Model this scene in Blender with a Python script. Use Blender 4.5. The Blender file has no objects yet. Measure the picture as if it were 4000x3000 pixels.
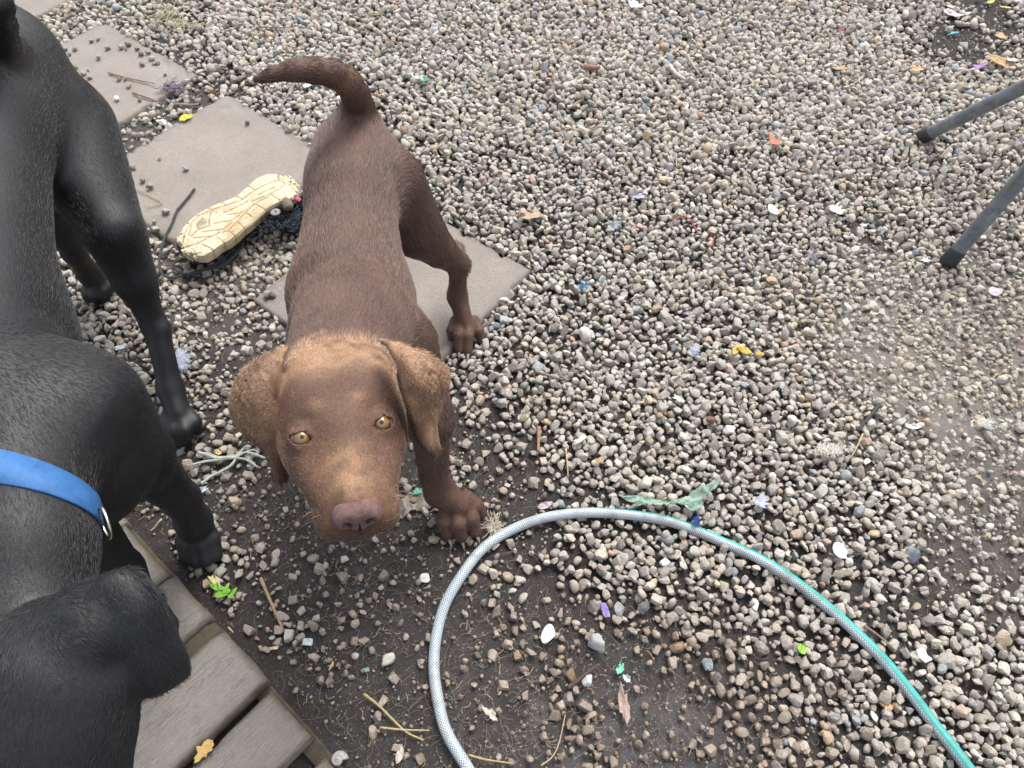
import bpy, math, random
import numpy as np
from math import radians, sin, cos, pi

# ------------------------------------------------------------------ camera, world, sun, exposure
random.seed(7)
rng = np.random.default_rng(7)
S = bpy.context.scene
COL = S.collection
FPX, TH, RO, H = 3021., radians(56.3), radians(1.0), 1.30
_c, _s = cos(RO), sin(RO)
FW = np.array([0, cos(TH), -sin(TH)]); DN = np.array([0, -sin(TH), -cos(TH)]); RT = np.array([1., 0, 0])
RC = _c*RT + _s*DN; DC = -_s*RT + _c*DN
CAMP = np.array([0, 0, H])
K = 4000/2212

def P(u, v, z):
    """point at height z seen in the photograph at (u, v), photograph taken as 2212 wide"""
    r = FW + (u*K-2000)/FPX*RC + (v*K-1500)/FPX*DC
    return CAMP + r*((z-H)/r[2])
def PZ(u, v, Z):
    return CAMP + Z*(FW + (u*K-2000)/FPX*RC + (v*K-1500)/FPX*DC)
def PROJ(X, Y, Z):
    d = (X, Y, Z-H)
    zz = d[1]*FW[1]+d[2]*FW[2]
    a = d[0]*RC[0]+d[1]*RC[1]+d[2]*RC[2]; b = d[0]*DC[0]+d[1]*DC[1]+d[2]*DC[2]
    return (2000+FPX*a/zz)/K, (1500+FPX*b/zz)/K

from mathutils import Matrix, Vector
cam = bpy.data.cameras.new('camera'); camo = bpy.data.objects.new('camera', cam); COL.objects.link(camo)
cam.sensor_width = 36; cam.lens = 36*FPX/4000; cam.clip_start = .02; cam.clip_end = 300
M = Matrix.Identity(4)
for i in range(3):
    M[i][0] = RC[i]; M[i][1] = -DC[i]; M[i][2] = -FW[i]; M[i][3] = CAMP[i]
camo.matrix_world = M
cam.dof.use_dof = True; cam.dof.focus_distance = .98; cam.dof.aperture_fstop = 18.0
S.camera = camo

SUN_EL, SUN_AZ = 58, 25
w = bpy.data.worlds.new('World'); S.world = w; w.use_nodes = True
nt = w.node_tree; bg = nt.nodes['Background']
sky = nt.nodes.new('ShaderNodeTexSky'); sky.sky_type = 'NISHITA'; sky.sun_disc = False
sky.sun_elevation = radians(SUN_EL); sky.sun_rotation = radians(SUN_AZ)
sky.dust_density = 4.0; sky.air_density = 1.0; sky.ozone_density = 1.0
hs = nt.nodes.new('ShaderNodeHueSaturation'); hs.inputs['Saturation'].default_value = .34
nt.links.new(sky.outputs[0], hs.inputs['Color']); nt.links.new(hs.outputs[0], bg.inputs[0])
bg.inputs[1].default_value = .15
sl = bpy.data.lights.new('sun', 'SUN'); sl.energy = 1.15; sl.angle = radians(22); sl.color = (1, .96, .9)
so = bpy.data.objects.new('sun', sl); COL.objects.link(so)
so.rotation_euler = (radians(90-SUN_EL), 0, radians(-SUN_AZ+180))
so.location = (0, 0, 5)
S.view_settings.view_transform = 'Standard'; S.view_settings.look = 'None'
S.view_settings.gamma = 1; S.view_settings.exposure = 1.15
S.view_settings.use_curve_mapping = False

# ------------------------------------------------------------------ helpers: materials
class NT:
    def __init__(s, name, rough=.7, spec=.5):
        s.m = bpy.data.materials.new(name); s.m.use_nodes = True; s.t = s.m.node_tree
        s.b = s.t.nodes['Principled BSDF']; s.b.inputs['Roughness'].default_value = rough
        s.b.inputs['Specular IOR Level'].default_value = spec
        s._co = None
    def n(s, t, **k):
        o = s.t.nodes.new(t)
        for a, b in k.items(): setattr(o, a, b)
        return o
    def L(s, a, b): s.t.links.new(a, b)
    def co(s, which='Object'):
        if s._co is None: s._co = s.n('ShaderNodeTexCoord')
        return s._co.outputs[which]
    def noise(s, sc, det=4, rough=.6, vec=None, out=0, dist=0):
        o = s.n('ShaderNodeTexNoise'); o.inputs['Scale'].default_value = sc; o.inputs['Detail'].default_value = det
        o.inputs['Roughness'].default_value = rough; o.inputs['Distortion'].default_value = dist
        s.L(vec or s.co(), o.inputs['Vector']); return o.outputs[out]
    def vor(s, sc, feature='F1', vec=None, out='Distance'):
        o = s.n('ShaderNodeTexVoronoi', feature=feature); o.inputs['Scale'].default_value = sc
        s.L(vec or s.co(), o.inputs['Vector']); return o.outputs[out]
    def ramp(s, fac, stops, interp='LINEAR'):
        o = s.n('ShaderNodeValToRGB'); o.color_ramp.interpolation = interp
        e = o.color_ramp.elements
        while len(e) < len(stops): e.new(.5)
        for i, (p, c) in enumerate(stops):
            e[i].position = p; e[i].color = (c, c, c, 1) if isinstance(c, (int, float)) else (*c, 1)
        s.L(fac, o.inputs[0]); return o.outputs[0]
    def mix(s, f, a, b, mode='MIX'):
        o = s.n('ShaderNodeMix', data_type='RGBA', blend_type=mode)
        for sock, v in ((0, f), (6, a), (7, b)):
            if isinstance(v, (int, float)): o.inputs[sock].default_value = v if sock == 0 else (v, v, v, 1)
            elif isinstance(v, tuple): o.inputs[sock].default_value = (*v, 1)
            else: s.L(v, o.inputs[sock])
        return o.outputs[2]
    def math(s, op, a, b=0., c=None):
        o = s.n('ShaderNodeMath', operation=op)
        for i, v in enumerate((a, b, c)):
            if v is None: continue
            if isinstance(v, (int, float)): o.inputs[i].default_value = v
            else: s.L(v, o.inputs[i])
        return o.outputs[0]
    def attr(s, name, out='Color'):
        o = s.n('ShaderNodeAttribute'); o.attribute_name = name; return o.outputs[out]
    def col(s, c):
        if isinstance(c, tuple): s.b.inputs['Base Color'].default_value = (*c, 1)
        else: s.L(c, s.b.inputs['Base Color'])
        return s
    def rough(s, r): s.L(r, s.b.inputs['Roughness']); return s
    def bump(s, h, dist=.002, strength=1., prev=None):
        o = s.n('ShaderNodeBump'); o.inputs['Distance'].default_value = dist; o.inputs['Strength'].default_value = strength
        s.L(h, o.inputs['Height'])
        if prev is not None: s.L(prev, o.inputs['Normal'])
        s.L(o.outputs[0], s.b.inputs['Normal']); return o.outputs[0]

def simple(name, c, rough=.7, spec=.4, var=.25, sc=150, bump=.0005, metal=0):
    m = NT(name, rough, spec)
    n = m.noise(sc, 5)
    m.col(m.mix(n, tuple(x*(1-var) for x in c), tuple(min(1, x*(1+var)) for x in c)))
    m.bump(n, bump); m.b.inputs['Metallic'].default_value = metal
    return m.m

# ------------------------------------------------------------------ helpers: meshes
def mesh(name, V, F, mat, parent=None, smooth=False, label=None, cat=None, group=None, kind=None):
    me = bpy.data.meshes.new(name)
    V = np.asarray(V, dtype=np.float64)
    if isinstance(F, np.ndarray):
        nf, k = F.shape
        me.vertices.add(len(V)); me.vertices.foreach_set('co', V.astype(np.float32).ravel())
        me.loops.add(nf*k); me.loops.foreach_set('vertex_index', F.astype(np.int32).ravel())
        me.polygons.add(nf); me.polygons.foreach_set('loop_start', np.arange(0, nf*k, k, dtype=np.int32))
        me.update(calc_edges=True); me.validate()
    else:
        me.from_pydata(V.tolist(), [], [list(map(int, f)) for f in F]); me.update()
    if smooth: me.polygons.foreach_set('use_smooth', np.ones(len(me.polygons), dtype=bool))
    if mat is not None: me.materials.append(mat)
    o = bpy.data.objects.new(name, me); COL.objects.link(o)
    if parent is not None: o.parent = parent
    return tag(o, label, cat, group, kind)
def tag(o, label=None, cat=None, group=None, kind=None):
    for k, v in (('label', label), ('category', cat), ('group', group), ('kind', kind)):
        if v: o[k] = v
    return o
def empty(name, loc=(0, 0, 0), label=None, cat=None, group=None, kind=None):
    o = bpy.data.objects.new(name, None); COL.objects.link(o); o.location = loc; o.empty_display_size = .05
    return tag(o, label, cat, group, kind)
def child(o, par):
    """parent o keeping world place: vertices were written in world space"""
    o.parent = par; o.matrix_parent_inverse = Matrix.Translation(-Vector(par.location)); return o
def colattr(me, C, name='col', dom='POINT'):
    a = me.attributes.new(name, 'FLOAT_COLOR', dom)
    a.data.foreach_set('color', np.column_stack([C, np.ones(len(C))]).astype(np.float32).ravel())
def fattr(me, A, name):
    a = me.attributes.new(name, 'FLOAT', 'POINT'); a.data.foreach_set('value', np.asarray(A, dtype=np.float32))

def catmull(pts, n=8):
    p = np.array(pts, dtype=float); p = np.vstack([2*p[0]-p[1], p, 2*p[-1]-p[-2]])
    out = []
    for i in range(1, len(p)-2):
        for t in np.linspace(0, 1, n, endpoint=False):
            a, b, c, d = p[i-1:i+3]
            out.append(.5*((2*b)+(-a+c)*t+(2*a-5*b+4*c-d)*t*t+(-a+3*b-3*c+d)*t**3))
    out.append(p[-2]); return np.array(out)
def tube_arrays(path, rad, seg=8, flat=1., twist=None):
    path = np.asarray(path, float); n = len(path)
    rad = np.broadcast_to(rad, (n,))
    T = np.gradient(path, axis=0); T /= np.linalg.norm(T, axis=1)[:, None]+1e-12
    up = np.array([0, 0, 1.])
    V = []
    for i in range(n):
        u = up - T[i]*(up@T[i])
        if np.linalg.norm(u) < .15: u = np.array([0, 1., 0]) - T[i]*T[i][1]
        u /= np.linalg.norm(u); r = np.cross(T[i], u)
        a = np.arange(seg)*2*pi/seg
        V.append(path[i] + rad[i]*(np.cos(a)[:, None]*u*flat + np.sin(a)[:, None]*r))
    V = np.vstack(V)
    F = []
    for i in range(n-1):
        for j in range(seg):
            k = (j+1) % seg
            F.append((i*seg+j, i*seg+k, (i+1)*seg+k, (i+1)*seg+j))
    F.append(tuple(range(seg-1, -1, -1))); F.append(tuple((n-1)*seg+j for j in range(seg)))
    return V, F
def tube(name, path, rad, mat, seg=8, parent=None, flat=1., **k):
    V, F = tube_arrays(path, rad, seg, flat)
    return mesh(name, V, F, mat, parent, smooth=True, **k)

# ------------------------------------------------------------------ helpers: smooth implicit bodies
class Field:
    """signed distances on a rectilinear grid; solids are merged smoothly and skinned as one closed surface"""
    def __init__(s, xs, ys, zs):
        s.x, s.y, s.z = [np.asarray(a, np.float32) for a in (xs, ys, zs)]
        s.V = np.full((len(xs), len(ys), len(zs)), .5, np.float32); s.ax = []
    def blk(s, lo, hi, m):
        sl = []
        for a, l, h in zip((s.x, s.y, s.z), lo, hi):
            i, j = np.searchsorted(a, [l-m, h+m]); sl.append(slice(max(0, i-1), min(len(a), j+1)))
        return tuple(sl)
    def add(s, fn, lo, hi, k=.01, op='u', m=.03):
        b = s.blk(lo, hi, k+m)
        X = s.x[b[0]][:, None, None]; Y = s.y[b[1]][None, :, None]; Z = s.z[b[2]][None, None, :]
        if 0 in (X.size, Y.size, Z.size): return
        d = fn(X, Y, Z).astype(np.float32); v = s.V[b]
        if op == 'u':
            h = np.maximum(k-np.abs(d-v), 0)/max(k, 1e-6); s.V[b] = np.minimum(d, v) - h*h*k*.25
        else:
            h = np.maximum(k-np.abs(-d-v), 0)/max(k, 1e-6); s.V[b] = np.maximum(-d, v) + h*h*k*.25
    def cone(s, a, b, ra, rb, k=.01, op='u', sx=1., flow=True):
        a = np.asarray(a, float); b = np.asarray(b, float); r = max(ra, rb)
        ba = b-a; l2 = ba@ba+1e-12; cx = (a[0]+b[0])/2
        def fn(X, Y, Z):
            t = np.clip(((X-a[0])*ba[0]+(Y-a[1])*ba[1]+(Z-a[2])*ba[2])/l2, 0, 1)
            return np.sqrt(((X-a[0]-t*ba[0])/sx)**2+(Y-a[1]-t*ba[1])**2+(Z-a[2]-t*ba[2])**2)-(ra+(rb-ra)*t)
        s.add(fn, np.minimum(a, b)-r*max(1, sx), np.maximum(a, b)+r*max(1, sx), k, op)
        if flow and op == 'u': s.ax.append((a, b, (ra+rb)/2))
    def ell(s, c, r, R=None, k=.01, op='u', flow=None):
        c = np.asarray(c, float); R = np.eye(3) if R is None else R      # columns of R: the axes
        r = np.asarray(r, float); rm = r.max()
        def fn(X, Y, Z):
            x, y, z = X-c[0], Y-c[1], Z-c[2]
            q = [(x*R[0, i]+y*R[1, i]+z*R[2, i])/r[i] for i in range(3)]
            k0 = np.sqrt(q[0]**2+q[1]**2+q[2]**2)
            k1 = np.sqrt((q[0]/r[0])**2+(q[1]/r[1])**2+(q[2]/r[2])**2)+1e-6
            return k0*(k0-1)/k1
        s.add(fn, c-rm, c+rm, k, op)
        if flow is not None: s.ax.append((c, c+np.asarray(flow)*.02, r.mean()))
    def cloud(s, pts, rad, k=.006):
        pts = np.asarray(pts); rad = np.broadcast_to(rad, (len(pts),))
        b = s.blk(pts.min(0)-rad.max(), pts.max(0)+rad.max(), k+.01)
        X, Y, Z = s.x[b[0]], s.y[b[1]], s.z[b[2]]
        E = np.full((len(X), len(Y), len(Z)), .5, np.float32)
        for p, r in zip(pts, rad):
            m = r+k+.006
            i0, i1 = np.searchsorted(X, [p[0]-m, p[0]+m]); j0, j1 = np.searchsorted(Y, [p[1]-m, p[1]+m]); k0, k1 = np.searchsorted(Z, [p[2]-m, p[2]+m])
            d = np.sqrt((X[i0:i1, None, None]-p[0])**2+(Y[None, j0:j1, None]-p[1])**2+(Z[None, None, k0:k1]-p[2])**2)-r
            E[i0:i1, j0:j1, k0:k1] = np.minimum(E[i0:i1, j0:j1, k0:k1], d)
        v = s.V[b]; h = np.maximum(k-np.abs(E-v), 0)/k
        s.V[b] = np.minimum(E, v)-h*h*k*.25
    def skin(s):
        V = s.V; sg = V < 0
        nx, ny, nz = V.shape
        cnt = np.zeros((nx-1, ny-1, nz-1), np.int8)
        for i in (0, 1):
            for j in (0, 1):
                for k in (0, 1): cnt += sg[i:nx-1+i, j:ny-1+j, k:nz-1+k]
        act = (cnt > 0) & (cnt < 8); I, J, Q = np.nonzero(act); n = len(I)
        idx = np.full(act.shape, -1, np.int32); idx[I, J, Q] = np.arange(n)
        acc = np.zeros((n, 3)); c = np.zeros(n)
        A = (s.x, s.y, s.z)
        for ax in range(3):
            o = [a for a in range(3) if a != ax]
            for p in (0, 1):
                for q in (0, 1):
                    off0 = [0, 0, 0]; off0[o[0]] = p; off0[o[1]] = q; off1 = list(off0); off1[ax] = 1
                    i0 = (I+off0[0], J+off0[1], Q+off0[2]); i1 = (I+off1[0], J+off1[1], Q+off1[2])
                    v0, v1 = V[i0], V[i1]; m = (v0 < 0) != (v1 < 0)
                    t = np.where(m, v0/np.where(m, v0-v1, 1), 0)
                    for a in range(3):
                        p0, p1 = A[a][i0[a]], A[a][i1[a]]
                        acc[:, a] += np.where(m, p0+(p1-p0)*t, 0)
                    c += m
        acc /= c[:, None]
        F = []
        for ax in range(3):
            o = [(ax+1) % 3, (ax+2) % 3]
            sl0 = [slice(None)]*3; sl1 = [slice(None)]*3
            sl0[ax] = slice(0, -1); sl1[ax] = slice(1, None)
            e = sg[tuple(sl0)] != sg[tuple(sl1)]
            g = np.array(np.nonzero(e)).T
            ok = (g[:, o[0]] > 0) & (g[:, o[1]] > 0) & (g[:, o[0]] < idx.shape[o[0]]) & (g[:, o[1]] < idx.shape[o[1]])
            g = g[ok]; ins = sg[g[:, 0], g[:, 1], g[:, 2]]
            def cell(d0, d1):
                h = g.copy(); h[:, o[0]] -= d0; h[:, o[1]] -= d1; return idx[h[:, 0], h[:, 1], h[:, 2]]
            q = np.column_stack([cell(1, 1), cell(0, 1), cell(0, 0), cell(1, 0)])
            q[~ins] = q[~ins][:, ::-1]; F.append(q)
        F = np.vstack(F); F = F[(F >= 0).all(1)]
        return acc, F
def relax(V, F, it=2, lam=.5, mask=None):
    n = len(V); e = np.vstack([F[:, [0, 1]], F[:, [1, 2]], F[:, [2, 3]], F[:, [3, 0]]])
    for _ in range(it):
        A = np.zeros((n, 3)); c = np.bincount(e[:, 0], minlength=n)+np.bincount(e[:, 1], minlength=n)
        for a in range(3):
            A[:, a] = np.bincount(e[:, 0], V[e[:, 1], a], n)+np.bincount(e[:, 1], V[e[:, 0], a], n)
        D = A/np.maximum(c, 1)[:, None]-V
        V = V+D*lam*(1 if mask is None else mask[:, None])
    return V
def flow_at(Q, ax):
    """hair direction: blend of the axes of the nearby solids"""
    W = np.zeros((len(Q), 1)); D = np.zeros((len(Q), 3))
    for a, b, r in ax:
        ba = b-a; l = np.linalg.norm(ba)+1e-9; t = np.clip((Q-a)@ba/l**2, 0, 1)
        d = np.linalg.norm(Q-a-t[:, None]*ba, axis=1)-r
        w_ = np.exp(-np.maximum(d, -.01)/.012)[:, None]
        W += w_; D += w_*ba/l
    return D/np.maximum(W, 1e-9)
def vnoise(Q, sc, seed=0):
    """cheap smooth 3-D noise, 0..1"""
    r = np.random.default_rng(seed); o = np.zeros(len(Q))
    for _ in range(7):
        d = r.normal(size=3); d *= sc/np.linalg.norm(d)*r.uniform(.6, 1.5); o += np.sin(Q@d+r.uniform(0, 6.28)+1.7*np.sin(Q@d[[1, 2, 0]]*.7+r.uniform(0, 6)))
    return .5+o/9
def normals(V, F):
    a = V[F[:, 2]]-V[F[:, 0]]; b = V[F[:, 3]]-V[F[:, 1]]; fn = np.cross(a, b); N = np.zeros_like(V)
    for j in range(4):
        for a in range(3): N[:, a] += np.bincount(F[:, j], fn[:, a], len(V))
    return N/(np.linalg.norm(N, axis=1)[:, None]+1e-12), fn
def fur(name, V, F, colf, flowf, lenf, n, mat, par, rad=.00016, lift=.24, seed=1, dens=None, var=.27):
    """short coat as real hair strands rooted on the skin"""
    r = np.random.default_rng(seed); N, fn = normals(V, F); A = np.linalg.norm(fn, axis=1)*.5
    C = V[F].mean(1); wt = A*(lenf(C) > .0005)
    if dens is not None: wt = wt*dens(C)
    fi = r.choice(len(F), n, p=wt/wt.sum()); s, t = r.random(n), r.random(n)
    q = V[F[fi]]; nn = N[F[fi]]
    wgt = np.column_stack([(1-s)*(1-t), s*(1-t), s*t, (1-s)*t])
    Q = (q*wgt[..., None]).sum(1); Nn = (nn*wgt[..., None]).sum(1); Nn /= np.linalg.norm(Nn, axis=1)[:, None]+1e-9
    D = flowf(Q); D = D+r.normal(0, .16, D.shape)+.25*np.column_stack([vnoise(Q, 120, 3)-.5, vnoise(Q, 120, 4)-.5, vnoise(Q, 120, 5)-.5])
    D -= Nn*(D*Nn).sum(1)[:, None]; D /= np.linalg.norm(D, axis=1)[:, None]+1e-9
    Ln = lenf(Q)*r.uniform(.6, 1.25, n); lf = (lift*r.uniform(.5, 1.6, n))[:, None]
    Pn = np.empty((n, 4, 3))
    for i, u in enumerate((0, .35, .7, 1.)):
        Pn[:, i] = Q-Nn*.0006 + (D*u+Nn*lf*(u-.45*u*u))*Ln[:, None]
    cv = bpy.data.hair_curves.new(name); cv.add_curves([4]*n)
    cv.attributes['position'].data.foreach_set('vector', Pn.astype(np.float32).ravel())
    ra = cv.attributes.get('radius') or cv.attributes.new('radius', 'FLOAT', 'POINT')
    ra.data.foreach_set('value', np.tile(np.array([1, .9, .6, .1], np.float32)*rad, n))
    colattr(cv, colf(Q)*np.exp(r.normal(0, var, (n, 1))), dom='CURVE')
    cv.materials.append(mat); o = bpy.data.objects.new(name, cv); COL.objects.link(o)
    return child(o, par)
def sm(a, b, x): t = np.clip((x-a)/(b-a), 0, 1); return t*t*(3-2*t)
def spaced(lo, hi, fine, coarse):
    """grid positions: coarse outside, fine inside the listed ranges"""
    out = [lo]
    while out[-1] < hi:
        x = out[-1]; d = coarse
        for a, b, st in fine:
            if a-1e-9 <= x < b: d = min(d, st)
        out.append(x+d)
    return np.array(out)

# ------------------------------------------------------------------ the ground
# cover table: u, v in the photograph, share of ground under stones, wetness, dryness (0 dark mud .. 1 pale dirt)
COV = np.array([
 (60,40,.5,.1,.3),(200,30,.75,.1,.2),(350,70,.8,.1,.1),(450,150,.75,.1,.1),(550,60,1,0,.1),(700,100,1,0,.1),(560,240,.75,.1,.1),(450,215,.45,.2,.15),
 (280,310,.45,.2,.2),(200,350,.5,.2,.2),(330,240,.45,.2,.2),(640,240,1,0,.1),(900,30,.95,0,.1),(1000,130,1,0,.1),(900,290,.85,.1,.1),(1000,300,1,0,.1),(1300,100,1.05,0,.1),(1500,250,1.1,0,.1),
 (1700,100,1.1,0,.1),(1850,150,1.1,0,.1),(1960,30,.8,0,.1),(2080,60,.35,.1,0),(2150,90,.3,.1,0),(2200,40,.3,.1,0),(2190,170,.95,.1,.05),(2000,250,1.1,0,.1),(2150,300,1.05,0,.1),(1800,350,1.1,0,.1),
 (1100,420,.95,0,.1),(1000,400,.95,.1,.1),(1400,450,1.05,0,.1),(1700,520,.95,0,.15),(1250,600,1,0,.1),(1500,650,1,0,.1),(1860,480,.8,0,.2),(1980,430,1,0,.2),(1930,470,.7,0,.3),(2120,450,.95,0,.2),
 (2000,600,.55,0,.55),(2180,520,.7,0,.4),(1860,600,.5,0,.5),(1780,560,.85,0,.2),(1700,640,.85,0,.3),(2180,680,.3,0,.8),(2080,720,.25,0,.9),(1950,720,.3,0,.85),(1870,720,.4,0,.7),(1830,850,.5,0,.6),
 (1950,830,.2,0,1),(2080,870,.2,0,.9),(2180,850,.25,0,.8),(2200,1000,.4,0,.5),(2050,990,.45,0,.6),(1900,950,.85,0,.3),(1780,900,1,0,.2),(1650,850,1,0,.15),(1500,900,1,0,.1),(1300,850,1,0,.1),
 (2100,1120,.3,.15,.35),(2030,1080,.5,.1,.3),(2190,1180,.4,.2,.3),(1900,1080,.95,.1,.1),(1750,1050,1,.1,.1),(1650,1000,1,.1,.1),(1500,1020,1,.1,.1),(1350,1000,.95,.1,.1),(1200,1000,.85,.1,0),(1130,1060,.5,.4,0),
 (1150,950,.75,.2,.1),(1050,850,.7,.2,.1),(1080,930,.6,.3,0),(1020,940,.45,.4,0),(1080,1050,.4,.5,0),(1150,1100,.35,.5,0),(1240,1070,.7,.2,0),(1040,780,.8,.1,.1),(1100,700,1,0,.1),
 (930,560,.5,0,.1),(560,560,.6,.1,.4),(590,640,.55,.1,.3),(480,600,.6,.1,.3),(440,520,.6,.1,.3),(350,620,.65,.1,.3),(400,700,.7,.1,.25),(500,720,.65,.2,.2),(560,740,.5,.2,.15),(270,700,.95,.1,.1),
 (240,800,.8,.1,.1),(300,850,.5,.2,.1),(450,820,.55,.3,.05),(470,900,.6,.3,.05),(520,960,.55,.4,0),(450,980,.5,.4,0),(570,1000,.4,.5,0),(480,1100,.3,.5,0),(560,1100,.3,.5,0),(350,1100,.5,.3,.05),(320,1130,.4,.3,.1),
 (290,1100,.7,.3,.05),(560,1180,.2,.5,0),(500,1220,.7,.3,0),(480,1290,.6,.3,0),(420,1230,.4,.4,0),(560,1290,.35,.4,0),(650,1200,.25,.6,0),(700,1250,.3,.6,0),(750,1350,.3,.6,0),(620,1340,.4,.4,0),(560,1390,.45,.4,0),
 (800,1200,.15,.6,0),(880,1230,.3,.5,0),(900,1100,.35,.5,0),(950,1200,.35,.5,0),(850,1450,.15,.7,0),(700,1500,.12,.7,0),(800,1600,.1,.7,0),(650,1560,.12,.5,0),(780,1430,.3,.6,0),(900,1350,.25,.6,0),(920,1640,.15,.7,0),
 (1000,1300,.25,.6,0),(1000,1400,.2,.7,0),(1000,1520,.1,.8,0),(1050,1600,.1,.85,0),(1100,1250,.6,.3,0),(1100,1180,.55,.3,0),(1200,1200,.8,.2,0),(1180,1300,.5,.5,0),(1100,1350,.3,.7,0),(1150,1450,.25,.8,0),(1200,1570,.2,1,0),
 (1300,1220,.85,.2,0),(1400,1200,.95,.1,0),(1300,1310,.6,.5,0),(1300,1400,.55,.7,0),(1350,1500,.45,.9,0),(1320,1600,.4,1.1,0),(1450,1420,.6,.8,0),(1450,1560,.4,1.1,0),(1500,1300,.8,.4,0),(1560,1220,.95,.2,0),(1550,1450,.6,.8,0),
 (1500,1640,.45,1.1,0),(1600,1600,.6,.9,0),(1650,1330,.9,.3,0),(1650,1450,.75,.6,0),(1750,1400,.9,.3,0),(1750,1550,.75,.5,0),(1850,1500,.9,.3,0),(1900,1620,.8,.4,0),(1750,1230,.95,.1,.1),(1850,1200,.9,.1,.1),(1950,1230,.85,.1,.1),
 (2040,1230,.4,.2,.2),(1900,1350,.75,.2,.1),(1960,1320,.6,.2,.1),(2060,1330,.9,.1,.1),(2150,1300,.5,.2,.2),(2120,1420,.9,.1,.1),(2000,1440,.65,.2,.1),(2100,1540,.9,.1,.1),(2190,1600,.95,.1,.1),(2180,1480,.95,.1,.1),(2050,1490,.7,.2,.1)], float)
def cover(X, Y):
    """share of stones, wetness and dryness of the soil at a ground point"""
    u, v = PROJ(X, Y, np.zeros_like(X)); u = np.clip(u, -60, 2280); v = np.clip(v, -60, 1720)
    W = np.zeros_like(X); A = [np.zeros_like(X) for _ in range(3)]
    for r in COV:
        sc = 28+.035*r[1]
        w_ = 1/(((u-r[0])**2+(v-r[1])**2)/sc**2+.05)**2
        W += w_
        for i in range(3): A[i] += w_*r[2+i]
    return [a/W for a in A]
def gnoise(X, Y, sc, seed=0):
    Q = np.column_stack([X.ravel(), Y.ravel(), np.zeros(X.size)]); return vnoise(Q, sc, seed).reshape(X.shape)

def dnoise(n, seed):
    return np.random.default_rng(seed).random(n)
gx = np.concatenate([-np.geomspace(60, 2.0, 14), np.arange(-1.9, 1.9, .0105), np.geomspace(2.0, 60, 14)])
gy = np.concatenate([-np.geomspace(60, .3, 14), np.arange(.0, 2.7, .0105), np.geomspace(2.8, 60, 14)])
GX, GY = np.meshgrid(gx, gy, indexing='ij')
ins = (np.abs(GX) < 1.95) & (GY > -.05) & (GY < 2.75)
cx_, wx_, dx_ = cover(np.clip(GX, -1.9, 1.9), np.clip(GY, 0, 2.7))
GZ = np.where(ins, -.004+.006*(gnoise(GX, GY, 14, 1)-.5)+.004*(gnoise(GX, GY, 60, 2)-.5)+.004*(gnoise(GX, GY, 190, 3)-.5)+.0022*(rng.random(GX.shape)-.5), -.006)
GZ = np.where(ins & (wx_ > .75), GZ-.002, GZ)
nX, nY = GX.shape
ii = (np.arange(nX-1)[:, None]*nY+np.arange(nY-1)[None, :]).ravel()
GF = np.column_stack([ii, ii+nY, ii+nY+1, ii+1])
m = NT('soil', .85, .45)
wet, dry = m.attr('wet', 'Fac'), m.attr('dry', 'Fac')
n1 = m.noise(35, 8, .7); n2 = m.noise(260, 6, .75); n3 = m.noise(900, 3, .8)
dark = m.mix(m.ramp(n2, [(.3, 0), (.7, 1)]), (.016, .0135, .013), (.066, .057, .053))
pale = m.mix(m.ramp(n2, [(.3, 0), (.72, 1)]), (.175, .155, .14), (.40, .362, .325))
c0 = m.mix(m.ramp(dry, [(.05, 0), (.75, 1)]), dark, pale)
vc = m.vor(380, out='Color'); vs = m.n('ShaderNodeSeparateColor'); m.L(vc, vs.inputs[0])
grit = m.math('MULTIPLY', m.ramp(vs.outputs[0], [(.86, 0), (.9, 1)]), m.ramp(m.vor(380), [(.3, 1), (.42, 0)]))
c1 = m.mix(m.math('MULTIPLY', grit, .8), c0, m.mix(vs.outputs[1], (.16, .12, .09), (.42, .39, .36)))
c2 = m.mix(m.ramp(n1, [(.35, .35), (.65, 0)]), c1, (.02, .016, .014))
m.col(c2)
wn = m.noise(22, 5, .6)
wm = m.math('MULTIPLY', wet, m.ramp(wn, [(.3, .55), (.62, 1.15)]))
m.rough(m.ramp(wm, [(.2, .88), (.5, .48), (.8, .17)]))
bh = m.math('ADD', m.math('MULTIPLY', n2, 1.), m.math('MULTIPLY', n3, .35))
b1 = m.bump(bh, .007, .9); bn = [n for n in m.t.nodes if n.type == 'BUMP'][0]; m.L(m.math('MAXIMUM', m.math('SUBTRACT', 1.0, m.math('MULTIPLY', wm, .62)), .36), bn.inputs['Strength'])
ground = mesh('ground', np.column_stack([GX.ravel(), GY.ravel(), GZ.ravel()]), GF, m.m, smooth=True, kind='structure')
fattr(ground.data, wx_.ravel(), 'wet'); fattr(ground.data, dx_.ravel(), 'dry')
SOIL = m.m

# ------------------------------------------------------------------ paving slabs of the path
m = NT('concrete', .92, .3)
n1 = m.noise(9, 6, .65); n2 = m.noise(70, 8, .75); n3 = m.noise(420, 4, .8)
oi = m.n('ShaderNodeObjectInfo')
base = m.mix(m.ramp(n1, [(.3, 0), (.7, 1)]), (.265, .232, .202), (.365, .322, .285))
base = m.mix(m.math('MULTIPLY', oi.outputs['Random'], .35), base, (.29, .27, .25))
base = m.mix(m.ramp(n2, [(.45, 0), (.72, .45)]), base, (.32, .28, .23))
base = m.mix(m.ramp(n3, [(.5, 0), (.64, .7)]), base, (.12, .105, .095))
pits = m.ramp(m.vor(160), [(.05, 1), (.14, 0)])
base = m.mix(m.math('MULTIPLY', pits, m.ramp(m.noise(60, 2), [(.5, 0), (.6, .75)])), base, (.11, .10, .09))
wf = m.ramp(m.vor(230), [(.04, 1), (.1, 0)])
base = m.mix(m.math('MULTIPLY', wf, m.ramp(m.noise(95, 2), [(.56, 0), (.62, .8)])), base, (.5, .48, .46))
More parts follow.
